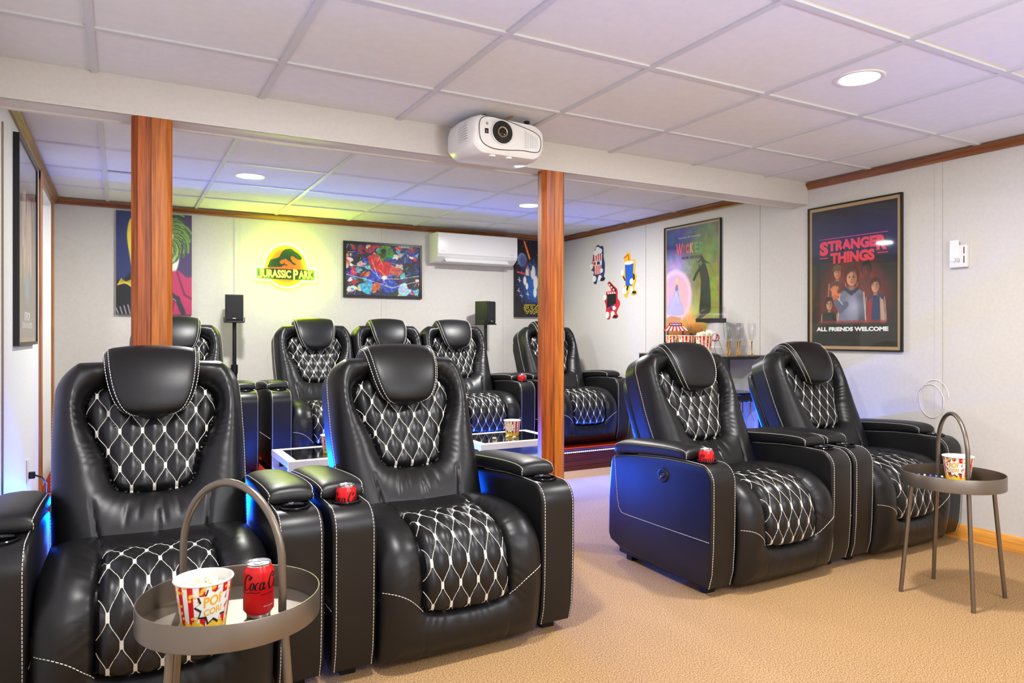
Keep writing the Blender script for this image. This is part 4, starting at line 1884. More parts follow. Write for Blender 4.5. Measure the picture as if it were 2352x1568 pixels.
def bust(c, x, y, s, shirt, hair, skin=SKIN, glow=(190, 50, 40), cap=None, long_hair=False):
    """an anonymous figure from the waist up, painted"""
    a = 1 / c.asp
    c.ell(x, y + s * 1.6 * a, s * 1.9, s * 3.2 * a, glow, 0.8, 0.3)
    c.poly([(x - s * 0.45, y + s * 1.1 * a), (x + s * 0.45, y + s * 1.1 * a), (x + s * 1.35, y + s * 1.7 * a), (x + s * 1.6, y + s * 5.0 * a),
            (x - s * 1.6, y + s * 5.0 * a), (x - s * 1.35, y + s * 1.7 * a)], shirt, 0.012)
    dk = tuple(int(k * 0.6) for k in shirt)
    c.poly([(x + s * 0.5, y + s * 1.9 * a), (x + s * 1.3, y + s * 1.7 * a), (x + s * 1.6, y + s * 5.0 * a), (x + s * 0.8, y + s * 5.0 * a)], dk, 0.03, 0.8)
    c.poly([(x - s * 0.4, y + s * 1.15 * a), (x, y + s * 1.9 * a), (x + s * 0.4, y + s * 1.15 * a)], dk, 0.01)
    if long_hair:
        c.ell(x, y + s * 0.4 * a, s * 0.95, s * 1.5 * a, hair, 0.15)
    c.poly([(x - s * 0.26, y + s * 0.5 * a), (x + s * 0.26, y + s * 0.5 * a), (x + s * 0.3, y + s * 1.4 * a), (x - s * 0.3, y + s * 1.4 * a)],
           tuple(int(k * 0.8) for k in skin), 0.01)
    c.ell(x, y - s * 0.02 * a, s * 0.82, s * 1.08 * a, hair, 0.1)
    c.ell(x, y + s * 0.26 * a, s * 0.56, s * 0.74 * a, skin, 0.12)
    c.poly([(x - s * 0.55, y - s * 0.1 * a), (x - s * 0.1, y - s * 0.42 * a), (x + s * 0.1, y - s * 0.42 * a), (x + s * 0.55, y - s * 0.1 * a), (x + s * 0.5, y - s * 0.6 * a), (x - s * 0.5, y - s * 0.6 * a)], hair, 0.012)
    c.ell(x + s * 0.3, y + s * 0.2 * a, s * 0.3, s * 0.7 * a, tuple(int(k * 0.75) for k in skin), 0.6, 0.7)
    for e in (-1, 1):
        c.ell(x + e * s * 0.24, y + s * 0.08 * a, s * 0.10, s * 0.06 * a, (40, 26, 22), 0.3)
        c.ell(x + e * s * 0.24, y - s * 0.08 * a, s * 0.15, s * 0.035 * a, (60, 36, 28), 0.4)
    c.ell(x, y + s * 0.35 * a, s * 0.07, s * 0.10 * a, (150, 92, 70), 0.5)
    c.ell(x, y + s * 0.62 * a, s * 0.17, s * 0.05 * a, (140, 62, 56), 0.4)
    if cap:
        c.ell(x, y - s * 0.55 * a, s * 0.72, s * 0.5 * a, cap, 0.1)
        c.ell(x - s * 0.5, y - s * 0.35 * a, s * 0.55, s * 0.13 * a, cap, 0.2)
    # rim light
    c.line([(x - s * 1.35, y + s * 1.7 * a), (x - s * 1.6, y + s * 4.8 * a)], s * 0.05, (235, 190, 160), 0.01)
    c.line([(x + s * 1.35, y + s * 1.7 * a), (x + s * 1.6, y + s * 4.8 * a)], s * 0.05, (235, 190, 160), 0.01)


# ---- poster on the right wall: five figures on a dark ground
W_, H_ = 0.641, 0.928
c = Canvas(122, 180)
c.grad([(0, (30, 26, 40)), (0.10, (34, 34, 70)), (0.3, (30, 32, 84)), (0.42, (34, 38, 40)), (0.6, (40, 38, 28)), (1, (48, 48, 40))])
c.noise(0.05, 5)
c.ell(0.5, 0.64, 0.40, 0.22, (120, 30, 24), 1.0, 0.5)
bust(c, 0.32, 0.46, 0.075, (84, 70, 58), HAIR, glow=(170, 40, 34), cap=(96, 74, 50))
bust(c, 0.66, 0.455, 0.075, (62, 44, 34), (26, 18, 16), (78, 46, 36), glow=(170, 40, 34))
bust(c, 0.22, 0.69, 0.068, (40, 44, 38), (48, 30, 22), glow=(170, 40, 34))
bust(c, 0.76, 0.575, 0.075, (42, 60, 92), (60, 36, 26), glow=(180, 44, 38))
c.poly([(0.675, 0.68), (0.73, 0.66), (0.71, 0.86), (0.66, 0.86)], (150, 42, 40), 0.01)
c.poly([(0.81, 0.66), (0.85, 0.68), (0.88, 0.86), (0.82, 0.86)], (190, 150, 120), 0.01)
bust(c, 0.49, 0.50, 0.105, (120, 122, 142), (78, 42, 30), glow=(190, 60, 50))
c.ell(0.52, 0.72, 0.10, 0.08, (176, 178, 196), 0.9, 0.6)
c.poly([(0.40, 0.595), (0.49, 0.64), (0.58, 0.595), (0.56, 0.575), (0.49, 0.61), (0.42, 0.575)], (52, 62, 78), 0.01)
# raised open hand
for (fx, fy) in ((0.245, 0.585), (0.268, 0.572), (0.295, 0.568), (0.322, 0.574)):
    c.line([(0.285, 0.63), (fx, fy)], 0.012, (222, 130, 84), 0.012)
c.line([(0.29, 0.632), (0.355, 0.628)], 0.012, (222, 130, 84), 0.012)
c.ell(0.287, 0.625, 0.038, 0.024, (222, 130, 84), 0.2)
c.line([(0.292, 0.645), (0.315, 0.69)], 0.030, (200, 104, 66), 0.012)
c.line([(0.312, 0.68), (0.36, 0.74), (0.42, 0.70)], 0.036, (98, 100, 120), 0.012)
c.line([(0.325, 0.655), (0.385, 0.70)], 0.004, (220, 220, 230), 0.008)
c.poly([(0.1, 0.83), (0.9, 0.83), (0.95, 0.98), (0.05, 0.98)], (46, 44, 36), 0.03)
c.line([(0.10, 0.825), (0.88, 0.825)], 0.006, (186, 50, 48), 0.03)
root = wall_item('framed_poster', 'right', (2.486 + 3.127) / 2, 1.0 + 0.468, 'framed poster on the right wall reading STRANGER THINGS, ALL FRIENDS WELCOME', 'poster')
y, w, h = picture(root, W_, H_, c, 0.009, 0.020, 0.020)
PINK = (226, 62, 92)
lettering(root, y, w, h, [
    ('S', 0.10, 0.21, 0.230, 0.335, PINK, 0.06), ('TRANGE', 0.205, 0.775, 0.230, 0.308, PINK, 0.06), ('R', 0.775, 0.89, 0.230, 0.335, PINK, 0.06),
    ('THINGS', 0.235, 0.755, 0.320, 0.400, (226, 66, 84), 0.06), ('|', 0.10, 0.90, 0.212, 0.217, (200, 60, 130), 0),
    ('|', 0.10, 0.205, 0.350, 0.357, PINK, 0), ('|', 0.785, 0.90, 0.350, 0.357, PINK, 0),
    ('ALL FRIENDS WELCOME', 0.06, 0.905, 0.862, 0.893, (240, 240, 236), 0.05)])

# ---- fantasy poster further along the right wall
W_, H_ = 0.63, 0.955
c = Canvas(110, 165)
c.grad([(0, (70, 80, 130)), (0.3, (110, 110, 150)), (0.55, (176, 160, 170)), (0.75, (236, 196, 130)), (0.86, (196, 130, 60)), (1, (120, 70, 36))])
c.ell(0.90, 0.30, 0.45, 0.42, (96, 116, 44), 1.0, 0.95)
c.ell(0.95, 0.60, 0.35, 0.25, (140, 140, 40), 1.0, 0.8)
c.ell(0.05, 0.15, 0.4, 0.2, (44, 48, 110), 1.0, 0.7)
c.ell(0.15, 0.35, 0.3, 0.12, (180, 160, 210), 1.0, 0.7)
c.noise(0.16, 9)
c.noise(0.10, 4)
c.ell(0.18, 0.60, 0.33, 0.235, (244, 226, 236), 0.09, 0.55)
c.ell(0.18, 0.60, 0.305, 0.218, (206, 166, 206), 0.3, 0.8)
c.ell(0.30, 0.62, 0.12, 0.15, (240, 180, 170), 1.0, 0.6)
c.poly(smooth_poly([(0.18, 0.555), (0.24, 0.555), (0.28, 0.63), (0.36, 0.75), (0.30, 0.775), (0.10, 0.77), (0.0, 0.755), (0.02, 0.70), (0.12, 0.62)]), (172, 166, 214), 0.012)
for k in range(9):
    c.line([(0.20, 0.57), (0.01 + 0.042 * k, 0.765)], 0.004, (206, 200, 236), 0.012, 0.6)
c.poly([(0.185, 0.50), (0.235, 0.50), (0.245, 0.555), (0.18, 0.555)], (120, 124, 160), 0.01)
c.line([(0.19, 0.505), (0.04, 0.55)], 0.011, (226, 178, 156), 0.01)
c.line([(0.235, 0.505), (0.36, 0.50)], 0.010, (226, 178, 156), 0.01)
c.ell(0.21, 0.468, 0.030, 0.026, (236, 206, 150), 0.2)
c.ell(0.213, 0.472, 0.018, 0.019, (230, 184, 160), 0.2)
c.poly(smooth_poly([(0.65, 0.335), (0.74, 0.33), (0.80, 0.40), (0.84, 0.50), (0.86, 0.66), (0.84, 0.76), (0.66, 0.77), (0.67, 0.62), (0.68, 0.50), (0.655, 0.40)]), (28, 38, 22), 0.012)
c.line([(0.66, 0.38), (0.60, 0.42), (0.55, 0.47)], 0.020, (30, 36, 26), 0.012)
c.poly([(0.60, 0.325), (0.86, 0.345), (0.76, 0.318), (0.69, 0.262), (0.66, 0.305)], (20, 24, 18), 0.01)
c.ell(0.675, 0.335, 0.028, 0.022, (74, 106, 60), 0.2)
c.poly([(0.70, 0.76), (0.80, 0.77), (0.62, 0.84), (0.58, 0.82)], (40, 48, 26), 0.01)
c.poly([(0.40, 0.93), (0.44, 0.86), (0.46, 0.91), (0.49, 0.86), (0.52, 0.91), (0.62, 0.92), (0.70, 0.97), (0.36, 0.98)], (136, 92, 40), 0.01)
c.poly([(0, 0.80), (0.10, 0.78), (0.30, 0.80), (0.28, 0.83), (0.08, 0.85), (0, 0.835)], (196, 140, 104), 0.01)
root = wall_item('framed_poster', 'right', (3.904 + 4.534) / 2, 1.992 - H_ / 2, 'framed poster on the right wall reading WICKED FOR GOOD, above the bar', 'poster')
y, w, h = picture(root, W_, H_, c, 0.009, 0.020, 0.014)
lettering(root, y, w, h, [
    ('W', 0.20, 0.34, 0.135, 0.262, (196, 84, 110), 0.04), ('I', 0.345, 0.375, 0.155, 0.235, (150, 70, 100), 0.05), ('C', 0.39, 0.46, 0.15, 0.235, (190, 84, 84), 0.06),
    ('K', 0.475, 0.545, 0.145, 0.235, (200, 140, 96), 0.06), ('E', 0.565, 0.63, 0.145, 0.235, (96, 150, 84), 0.04), ('D', 0.65, 0.73, 0.145, 0.245, (96, 140, 84), 0.04),
    ('FOR GOOD', 0.32, 0.70, 0.262, 0.285, (34, 28, 38), 0.03), ('YOU WILL BE CHANGED', 0.24, 0.68, 0.085, 0.098, (190, 190, 210), 0.0)])

# ---- dark-framed poster on the left wall
W_, H_ = 0.80, 0.955
c = Canvas(80, 170)
c.grad([(0, (150, 148, 176)), (0.10, (150, 148, 170)), (0.2, (104, 66, 96)), (0.24, (110, 90, 116)), (0.5, (132, 122, 118)), (0.8, (124, 116, 104)), (1, (136, 126, 112))])
for k in range(46):
    x = 0.5 + rng.randn() * 0.16
    v0 = 0.2 + rng.rand() * 0.35
    col = [(214, 170, 150), (216, 170, 96), (150, 160, 196), (230, 210, 200), (186, 120, 120), (170, 150, 180)][rng.randint(6)]
    c.line([(x, v0), (x + rng.randn() * 0.03, v0 + 0.08 + rng.rand() * 0.12)], 0.02 + rng.rand() * 0.02, col, 0.03, 0.7)
c.ell(0.5, 0.72, 0.12, 0.09, (130, 150, 196), 0.8, 0.8)
root = wall_item('framed_poster', 'left', 4.225, 1.53, 'black-framed poster on the left wall reading KPOP DEMON HUNTERS', 'poster')
y, w, h = picture(root, W_, H_, c, 0.016, 0.024, 0.018)
lettering(root, y, w, h, [('KPOP', 0.34, 0.66, 0.855, 0.905, (236, 236, 236), 0.04), ('DEMON HUNTERS', 0.22, 0.80, 0.912, 0.945, (236, 236, 236), 0.03)])

# ---- comic canvas behind the left post (generic colour study in its place)
W_, H_ = 0.52, 0.782
c = Canvas(130, 190, (40, 52, 104))
c.poly([(0.5, -0.1), (1.1, -0.1), (1.1, 1.1), (0.5, 1.1)], (62, 44, 92), 0.05)
c.poly(smooth_poly([(0.0, 0.70), (0.10, 0.66), (0.22, 0.58), (0.40, 0.66), (0.45, 1.05), (-0.05, 1.05)]), (26, 26, 30), 0.02)
for k in range(14):
    x = 0.02 + 0.02 * k
    c.line([(x, 0.72 - 0.006 * k), (x + 0.05, 0.66 + 0.012 * k)], 0.008, (226, 196, 52), 0.01, 0.9)
c.poly(smooth_poly([(0.14, 0.2), (0.22, 0.05), (0.5, 0.1), (0.5, 0.62), (0.24, 0.60), (0.17, 0.42)]), (232, 206, 60), 0.015)
c.ell(0.66, 0.40, 0.17, 0.24, (226, 226, 214), 0.08)
c.ell(0.74, 0.36, 0.05, 0.03, (50, 44, 50), 0.3)
c.line([(0.72, 0.5), (0.80, 0.40)], 0.006, (80, 76, 80), 0.01)
for k in range(34):
    a = R(-100 + 160 * k / 33)
    x0_, y0_ = 0.62 + 0.14 * math.cos(a), 0.22 + 0.10 * math.sin(a)
    q = 0.20 + 0.12 * rng.rand()
    pts = [(x0_ + q * f * math.cos(a + 1.2 * f), y0_ + q * f * 0.75 * math.sin(a + 1.2 * f)) for f in np.linspace(0, 1, 6)]
    c.line(pts, 0.014, [(70, 104, 40), (110, 150, 60), (30, 56, 30), (150, 176, 96)][k % 4], 0.01)
c.poly(smooth_poly([(0.66, 0.64), (0.80, 0.56), (0.92, 0.62), (1.05, 0.66), (1.05, 1.05), (0.60, 1.05)]), (178, 44, 92), 0.02)
c.line([(0.80, 0.58), (0.90, 0.80), (1.0, 0.84)], 0.012, (110, 22, 56), 0.02)
c.line([(0.70, 0.70), (0.76, 0.86), (0.72, 1.0)], 0.012, (120, 24, 60), 0.02)
c.line([(0.62, 0.76), (0.80, 0.84), (0.88, 0.98)], 0.035, (46, 40, 52), 0.02)
c.line([(0.63, 0.78), (0.78, 0.86)], 0.006, (150, 150, 160), 0.01)
for k in range(9):
    c.line([(0.0 + 0.05 * k, 0.94 - 0.01 * k), (0.03 + 0.05 * k, 1.0)], 0.008, (150, 150, 160), 0.01)
root = wall_item('wall_canvas', 'back', 0.229, 1.652, 'comic style canvas with green and magenta shapes behind the left wooden post', 'canvas picture')
picture(root, W_, H_, c, canvas=True, depth=0.032)

# ---- framed comic collage: plain generic colour collage
W_, H_ = 0.730, 0.492
c = Canvas(190, 128, (30, 40, 66))
c.noise(0.3, 14)
cols = [(196, 34, 40), (34, 62, 170), (40, 150, 190), (230, 226, 220), (28, 26, 36), (210, 120, 60), (90, 170, 190), (150, 30, 60), (220, 180, 150), (60, 60, 90)]
def blob(cx, cy, s, col, n=7):
    pts = []
    for k in range(n):
        a = 2 * PI * k / n
        q = s * (0.55 + 0.75 * rng.rand())
        pts.append((cx + q * math.cos(a), cy + 1.4 * q * math.sin(a)))
    c.poly(smooth_poly(pts, 4), col, 0.012)
for k in range(150):
    blob(rng.rand(), rng.rand(), 0.02 + 0.04 * rng.rand(), cols[rng.randint(len(cols))])
for (x, yv, s, col) in ((0.5, 0.16, 0.13, (72, 142, 44)), (0.5, 0.20, 0.06, (44, 96, 30)), (0.5, 0.12, 0.035, (26, 30, 26)), (0.38, 0.30, 0.08, (196, 44, 44)),
                        (0.60, 0.34, 0.08, (38, 60, 150)), (0.48, 0.50, 0.13, (206, 34, 36)), (0.36, 0.62, 0.09, (38, 60, 176)), (0.66, 0.50, 0.08, (200, 70, 60)),
                        (0.60, 0.80, 0.12, (34, 64, 180)), (0.30, 0.86, 0.10, (60, 170, 206)), (0.78, 0.90, 0.10, (170, 206, 222)), (0.15, 0.30, 0.06, (30, 26, 40)),
                        (0.80, 0.25, 0.07, (40, 50, 110)), (0.88, 0.75, 0.09, (34, 34, 48)), (0.40, 0.84, 0.06, (206, 84, 40)), (0.10, 0.55, 0.05, (214, 40, 90))):
    blob(x, yv, s, col, 9)
for k in range(30):
    x, yv = rng.rand(), rng.rand()
    c.line([(x, yv), (x + 0.08 * rng.randn(), yv + 0.10 * rng.randn())], 0.003, (238, 232, 226), 0.006, 0.8)
for pts in ([(0.0, 0.42), (0.3, 0.44), (0.45, 0.66), (0.7, 0.66), (1.0, 0.58)], [(0.0, 0.60), (0.3, 0.70), (0.62, 0.84), (1.0, 0.68)], [(0.34, 0.3), (0.42, 0.62)]):
    c.line(pts, 0.004, (240, 226, 220), 0.008, 0.9)
c.noise(0.45, 3)
root = wall_item('framed_poster', 'back', 2.065, 1.682, 'wide framed colourful collage picture between the neon sign and the air conditioner', 'poster')
picture(root, W_, H_, c, 0.022, 0.022)

# ---- space canvas right of the air conditioner
W_, H_ = 0.52, 0.77
c = Canvas(110, 165, (26, 22, 34))
c.ell(0.62, 0.60, 0.40, 0.26, (40, 92, 168), 1.0, 0.95)
c.noise(0.06, 3)
c.ell(0.20, 0.26, 0.13, 0.088, (120, 140, 176), 0.06)
c.ell(0.23, 0.28, 0.12, 0.085, (70, 84, 130), 0.6, 0.7)
c.line([(0.26, 0.02), (0.42, 0.24)], 0.030, (196, 40, 20), 0.02)
c.line([(0.27, 0.03), (0.42, 0.24)], 0.012, (250, 190, 50), 0.012)
for (x, yv, s, col) in ((0.36, 0.40, 0.045, (200, 200, 200)), (0.52, 0.42, 0.07, (214, 210, 204)), (0.60, 0.55, 0.07, (222, 220, 214)), (0.58, 0.68, 0.05, (226, 222, 214)),
                        (0.28, 0.53, 0.045, (222, 214, 196)), (0.34, 0.60, 0.035, (222, 220, 214)), (0.44, 0.34, 0.05, (40, 62, 110))):
    c.ell(x, yv, s, s * 1.3, col, 0.3)
bust(c, 0.36, 0.345, 0.035, (214, 208, 196), (120, 62, 36))
c.line([(0.06, 0.42), (0.30, 0.445)], 0.014, (230, 70, 66), 0.02)
for k in range(60):
    x, yv = rng.rand(), rng.rand()
    c.ell(x, yv, 0.006, 0.004, (190, 200, 230), 0.5)
for (x, yv) in ((0.12, 0.52), (0.10, 0.66), (0.36, 0.70), (0.18, 0.72)):
    c.line([(x - 0.04, yv), (x + 0.04, yv + 0.01)], 0.007, (200, 206, 216), 0.01)
    c.line([(x, yv - 0.03), (x + 0.01, yv + 0.03)], 0.007, (200, 206, 216), 0.01)
c.poly([(-0.1, 0.82), (1.1, 0.82), (1.1, 1.1), (-0.1, 1.1)], (34, 28, 32), 0.05)
c.a = c.a[:, np.clip((np.arange(c.w) / 0.76).astype(int), 0, c.w - 1)]
root = wall_item('wall_canvas', 'back', 3.668, 1.668, 'dark blue space canvas on the back wall lettered STAR WARS, left of the right post', 'canvas picture')
y, w, h = picture(root, W_, H_, c, canvas=True, depth=0.030)
lettering(root, y, w, h, [('STAR', 0.19, 0.76, 0.835, 0.893, (216, 200, 60), 0.05), ('WARS', 0.19, 0.76, 0.898, 0.960, (216, 200, 60), 0.05)])
o = children(root)[-1]
mb = MB()
for s, v0, v1 in (('STAR', 0.835, 0.893), ('WARS', 0.898, 0.960)):
    add_text(mb, s, -w / 2 + 0.198 * w, -w / 2 + 0.752 * w, h / 2 - v1 * h + 0.003, h / 2 - v0 * h - 0.003, y - 0.0022, M['ink'], 0.0)
mb.build('lettering_infill', root, smooth=False)


# ---- neon sign
root = wall_item('neon_sign', 'back', 1.209, 1.676, 'glowing yellow neon sign reading JURASSIC PARK on the back wall', 'neon sign')
def J(x, z):
    return ((x - 940) * 0.000361, (735 - (z - (x - 940) * 0.062)) * 0.000374)
mb = MB()
Rr = 0.172
cx_, cz_ = 0.0, 0.0
pts = []
for k in range(41):
    a = R(176 - 174 * k / 40)
    pts.append((cx_ + Rr * math.cos(a), -0.05, cz_ + 0.004 + Rr * 1.06 * math.sin(a)))
pts += [(0.178, -0.05, -0.012), (0.235, -0.05, -0.012), (0.243, -0.05, -0.020), (0.243, -0.05, -0.112), (0.236, -0.05, -0.119), (0.128, -0.05, -0.119)]
for k in range(1, 20):
    a = R(-42 - 96 * k / 20)
    pts.append((cx_ + Rr * math.cos(a), -0.05, cz_ + Rr * 1.02 * math.sin(a)))
pts += [(-0.128, -0.05, -0.119), (-0.236, -0.05, -0.119), (-0.243, -0.05, -0.112), (-0.243, -0.05, -0.020), (-0.235, -0.05, -0.012), (-0.178, -0.05, -0.012)]
mb.tube(pts, 0.0072, M['neon'], 10, closed=True)
mb.build('neon_tube', root)
mb = MB()
mb.prism([(p[0], p[2]) for p in pts], 'Y', -0.043, -0.037, M['hood'])
mb.build('clear_backing', root)
mb = MB()
od, gd = ink((236, 120, 28)), ink((26, 66, 24))
disc = [((Rr - 0.010) * math.cos(2 * PI * k / 64), (Rr - 0.010) * 1.04 * math.sin(2 * PI * k / 64)) for k in range(64)]
mb.prism(disc, 'Y', -0.0445, -0.0435, od)
mb.prism([(-0.233, -0.022), (0.233, -0.022), (0.233, -0.109), (-0.233, -0.109)], 'Y', -0.0462, -0.0446, gd)
dino = [(560, 640), (590, 575), (640, 562), (700, 548), (760, 530), (800, 500), (812, 460), (835, 425), (850, 405), (880, 372), (905, 365), (925, 348), (960, 346), (1010, 338),
        (1060, 340), (1100, 372), (1140, 405), (1200, 440), (1250, 480), (1290, 530), (1300, 565), (1280, 592), (1230, 590), (1190, 572), (1140, 540),
        (1100, 512), (1060, 500), (1038, 520), (1045, 570), (1075, 625), (1110, 660), (1170, 686), (1160, 702), (1110, 700), (1075, 675), (1040, 640), (985, 608),
        (945, 575), (925, 556), (900, 575), (870, 570), (850, 590), (830, 585), (800, 620), (790, 650), (830, 680), (870, 680), (900, 640), (915, 640), (895, 690),
        (950, 690), (985, 715), (930, 712), (870, 712), (830, 740), (700, 742), (640, 740), (520, 740)]
mb.prism([(lambda q: (q[0], q[1]))(J(a, b)) for a, b in dino], 'Y', -0.0462, -0.0446, gd)
mb.build('printed_badge', root, smooth=False)
mb = MB()
yl = ink((240, 216, 110))
add_text(mb, 'J', -0.226, -0.190, -0.104, -0.020, -0.0468, yl, 0.05)
add_text(mb, 'URASSIC', -0.188, 0.040, -0.098, -0.030, -0.0468, yl, 0.05)
add_text(mb, 'P', 0.056, 0.098, -0.106, -0.022, -0.0468, yl, 0.05)
add_text(mb, 'ARK', 0.100, 0.224, -0.098, -0.030, -0.0468, yl, 0.05)
mb.build('lettering', root, smooth=False)
mb = MB()
for x in (-0.20, 0.20):
    mb.tube([(x, 0.0, -0.065), (x, -0.038, -0.065)], 0.006, M['alum'], 10)
mb.build('standoff', root)
mb = MB()
mb.tube([(0.07, -0.040, -0.17), (0.072, -0.02, -0.22), (0.076, -0.006, -0.30), (0.070, -0.004, -0.42), (0.082, -0.004, -0.54), (0.078, -0.004, -0.70)], 0.0017, M['white_plastic'], 6)
o = mb.build('power_cord', root)


# ---- wall decals: card cut-outs, faceless
def decal(a, z, label, outline, outcol, shapes, W, H):
    root = wall_item('wall_decal', 'right', a, z, label, 'wall decal', 'cut-out snack decals')
    P = lambda q: ((q[0] - 0.5) * W, (0.5 - q[1]) * H)
    mb = MB()
    mb.prism([P(q) for q in smooth_poly(outline, 4)], 'Y', -0.004, 0, ink(outcol))
    mb.build('backing', root, smooth=False)
    mb = MB()
    for i, (pts, col) in enumerate(shapes):
        mb.prism([P(q) for q in pts], 'Y', -0.0052 - 0.0006 * i, -0.004, ink(col))
    mb.build('printed_card', root, smooth=False)


def ell_(cx, cy, rx, ry, n=20):
    return [(cx + rx * math.cos(2 * PI * k / n), cy + ry * math.sin(2 * PI * k / n)) for k in range(n)]


WH, BLK = (232, 230, 222), (26, 24, 26)
sh = [([(0.22, 0.28), (0.82, 0.24), (0.72, 0.76), (0.30, 0.76)], WH)]
for k in range(4):
    a0, b0 = 0.22 + 0.155 * k, 0.30 + 0.113 * k
    sh.append(([(a0, 0.28 - 0.01 * k), (a0 + 0.075, 0.275 - 0.01 * k), (b0 + 0.055, 0.76), (b0, 0.76)], (206, 56, 44)))
sh += [(ell_(0.40, 0.20, 0.18, 0.075), WH), (ell_(0.66, 0.17, 0.17, 0.075), WH), (ell_(0.52, 0.11, 0.14, 0.06), WH),
       ([(0.20, 0.42), (0.80, 0.42), (0.80, 0.53), (0.20, 0.53)], WH), ([(0.24, 0.435), (0.42, 0.435), (0.42, 0.515), (0.24, 0.515)], (206, 56, 44)),
       ([(0.50, 0.435), (0.70, 0.435), (0.70, 0.515), (0.50, 0.515)], (34, 54, 130)),
       (ell_(0.10, 0.54, 0.09, 0.08), WH), (ell_(0.80, 0.68, 0.08, 0.06), WH), (ell_(0.30, 0.87, 0.12, 0.08), WH), (ell_(0.70, 0.86, 0.10, 0.07), WH), (ell_(0.86, 0.90, 0.10, 0.035), BLK)]
decal(5.493, 1.778, 'navy-edged wall decal of a striped popcorn box, leftmost of the three snack decals',
      [(0.52, 0.0), (0.66, 0.05), (0.84, 0.05), (0.90, 0.16), (0.90, 0.34), (0.98, 0.50), (0.97, 0.72), (0.92, 0.82), (1.0, 0.88), (0.92, 0.94), (0.70, 0.94), (0.58, 0.84), (0.50, 0.86),
       (0.42, 0.99), (0.28, 1.0), (0.18, 0.90), (0.20, 0.78), (0.26, 0.70), (0.18, 0.66), (0.04, 0.62), (0.02, 0.48), (0.14, 0.42), (0.18, 0.30), (0.22, 0.18), (0.36, 0.06)], (36, 56, 104), sh, 0.232, 0.368)
sh = [([(0.27, 0.27), (0.80, 0.25), (0.74, 0.75), (0.32, 0.75)], (36, 92, 190)), (ell_(0.53, 0.23, 0.31, 0.045), WH),
      ([(0.20, 0.10), (0.48, 0.03), (0.56, 0.19), (0.51, 0.19), (0.46, 0.06), (0.20, 0.12)], (220, 72, 44)),
      (ell_(0.10, 0.44, 0.10, 0.075), WH), (ell_(0.70, 0.66, 0.12, 0.07), WH), ([(0.14, 0.52), (0.20, 0.52), (0.30, 0.61), (0.27, 0.64)], BLK),
      ([(0.80, 0.48), (0.88, 0.52), (0.88, 0.62), (0.80, 0.64)], BLK), ([(0.44, 0.75), (0.52, 0.75), (0.42, 0.86), (0.36, 0.84)], BLK),
      (ell_(0.26, 0.86, 0.13, 0.085), WH), (ell_(0.70, 0.85, 0.11, 0.075), WH), (ell_(0.86, 0.91, 0.11, 0.03), BLK)]
decal(5.021, 1.643, 'yellow-edged wall decal of a blue soda cup with straw, rightmost of the three snack decals',
      [(0.20, 0.09), (0.46, 0.0), (0.58, 0.03), (0.62, 0.16), (0.84, 0.17), (0.90, 0.24), (0.88, 0.46), (0.96, 0.54), (0.94, 0.66), (0.86, 0.74), (0.86, 0.86), (1.0, 0.89), (0.96, 0.95),
       (0.70, 0.97), (0.58, 0.88), (0.48, 0.90), (0.40, 1.0), (0.26, 1.0), (0.12, 0.90), (0.16, 0.78), (0.26, 0.72), (0.24, 0.63), (0.06, 0.54), (0.0, 0.44), (0.08, 0.37), (0.24, 0.38), (0.24, 0.20)],
      (238, 186, 32), sh, 0.224, 0.394)
sh = [([(0.20, 0.34), (0.78, 0.33), (0.78, 0.72), (0.20, 0.72)], BLK)]
for k in range(4):
    sh.append(([(0.23 + 0.14 * k, 0.285), (0.29 + 0.14 * k, 0.285), (0.34 + 0.14 * k, 0.34), (0.27 + 0.14 * k, 0.34)], WH))
sh.append(([(0.30, 0.03), (0.36, 0.02), (0.80, 0.25), (0.76, 0.30)], BLK))
for k in range(3):
    x = 0.36 + 0.14 * k
    yv = 0.055 + 0.073 * k
    sh.append(([(x, yv), (x + 0.07, yv + 0.035), (x + 0.03, yv + 0.065), (x - 0.03, yv + 0.03)], WH))
for k in range(5):
    x = 0.28 + 0.11 * k
    sh.append(([(x, 0.70 - 0.02 * k), (x + 0.085, 0.68 - 0.02 * k), (x + 0.10, 0.76 - 0.02 * k), (x + 0.02, 0.78 - 0.02 * k)], [(214, 44, 52), (40, 76, 176)][k % 2]))
sh += [(ell_(0.10, 0.42, 0.09, 0.08), WH), (ell_(0.70, 0.72, 0.09, 0.06), WH), (ell_(0.26, 0.90, 0.10, 0.09), WH), (ell_(0.60, 0.88, 0.10, 0.08), WH), (ell_(0.74, 0.94, 0.10, 0.03), BLK)]
decal(5.271, 1.428, 'red-edged wall decal of a film clapperboard, lowest of the three snack decals',
      [(0.24, 0.07), (0.34, 0.0), (0.60, 0.12), (0.84, 0.24), (0.86, 0.46), (0.98, 0.54), (1.0, 0.64), (0.86, 0.76), (0.80, 0.86), (0.90, 0.92), (0.82, 0.98), (0.54, 0.97), (0.44, 0.90),
       (0.36, 1.0), (0.22, 1.0), (0.12, 0.86), (0.14, 0.68), (0.04, 0.52), (0.0, 0.42), (0.12, 0.34), (0.16, 0.27), (0.44, 0.26), (0.40, 0.16)], (206, 36, 46), sh, 0.238, 0.348)

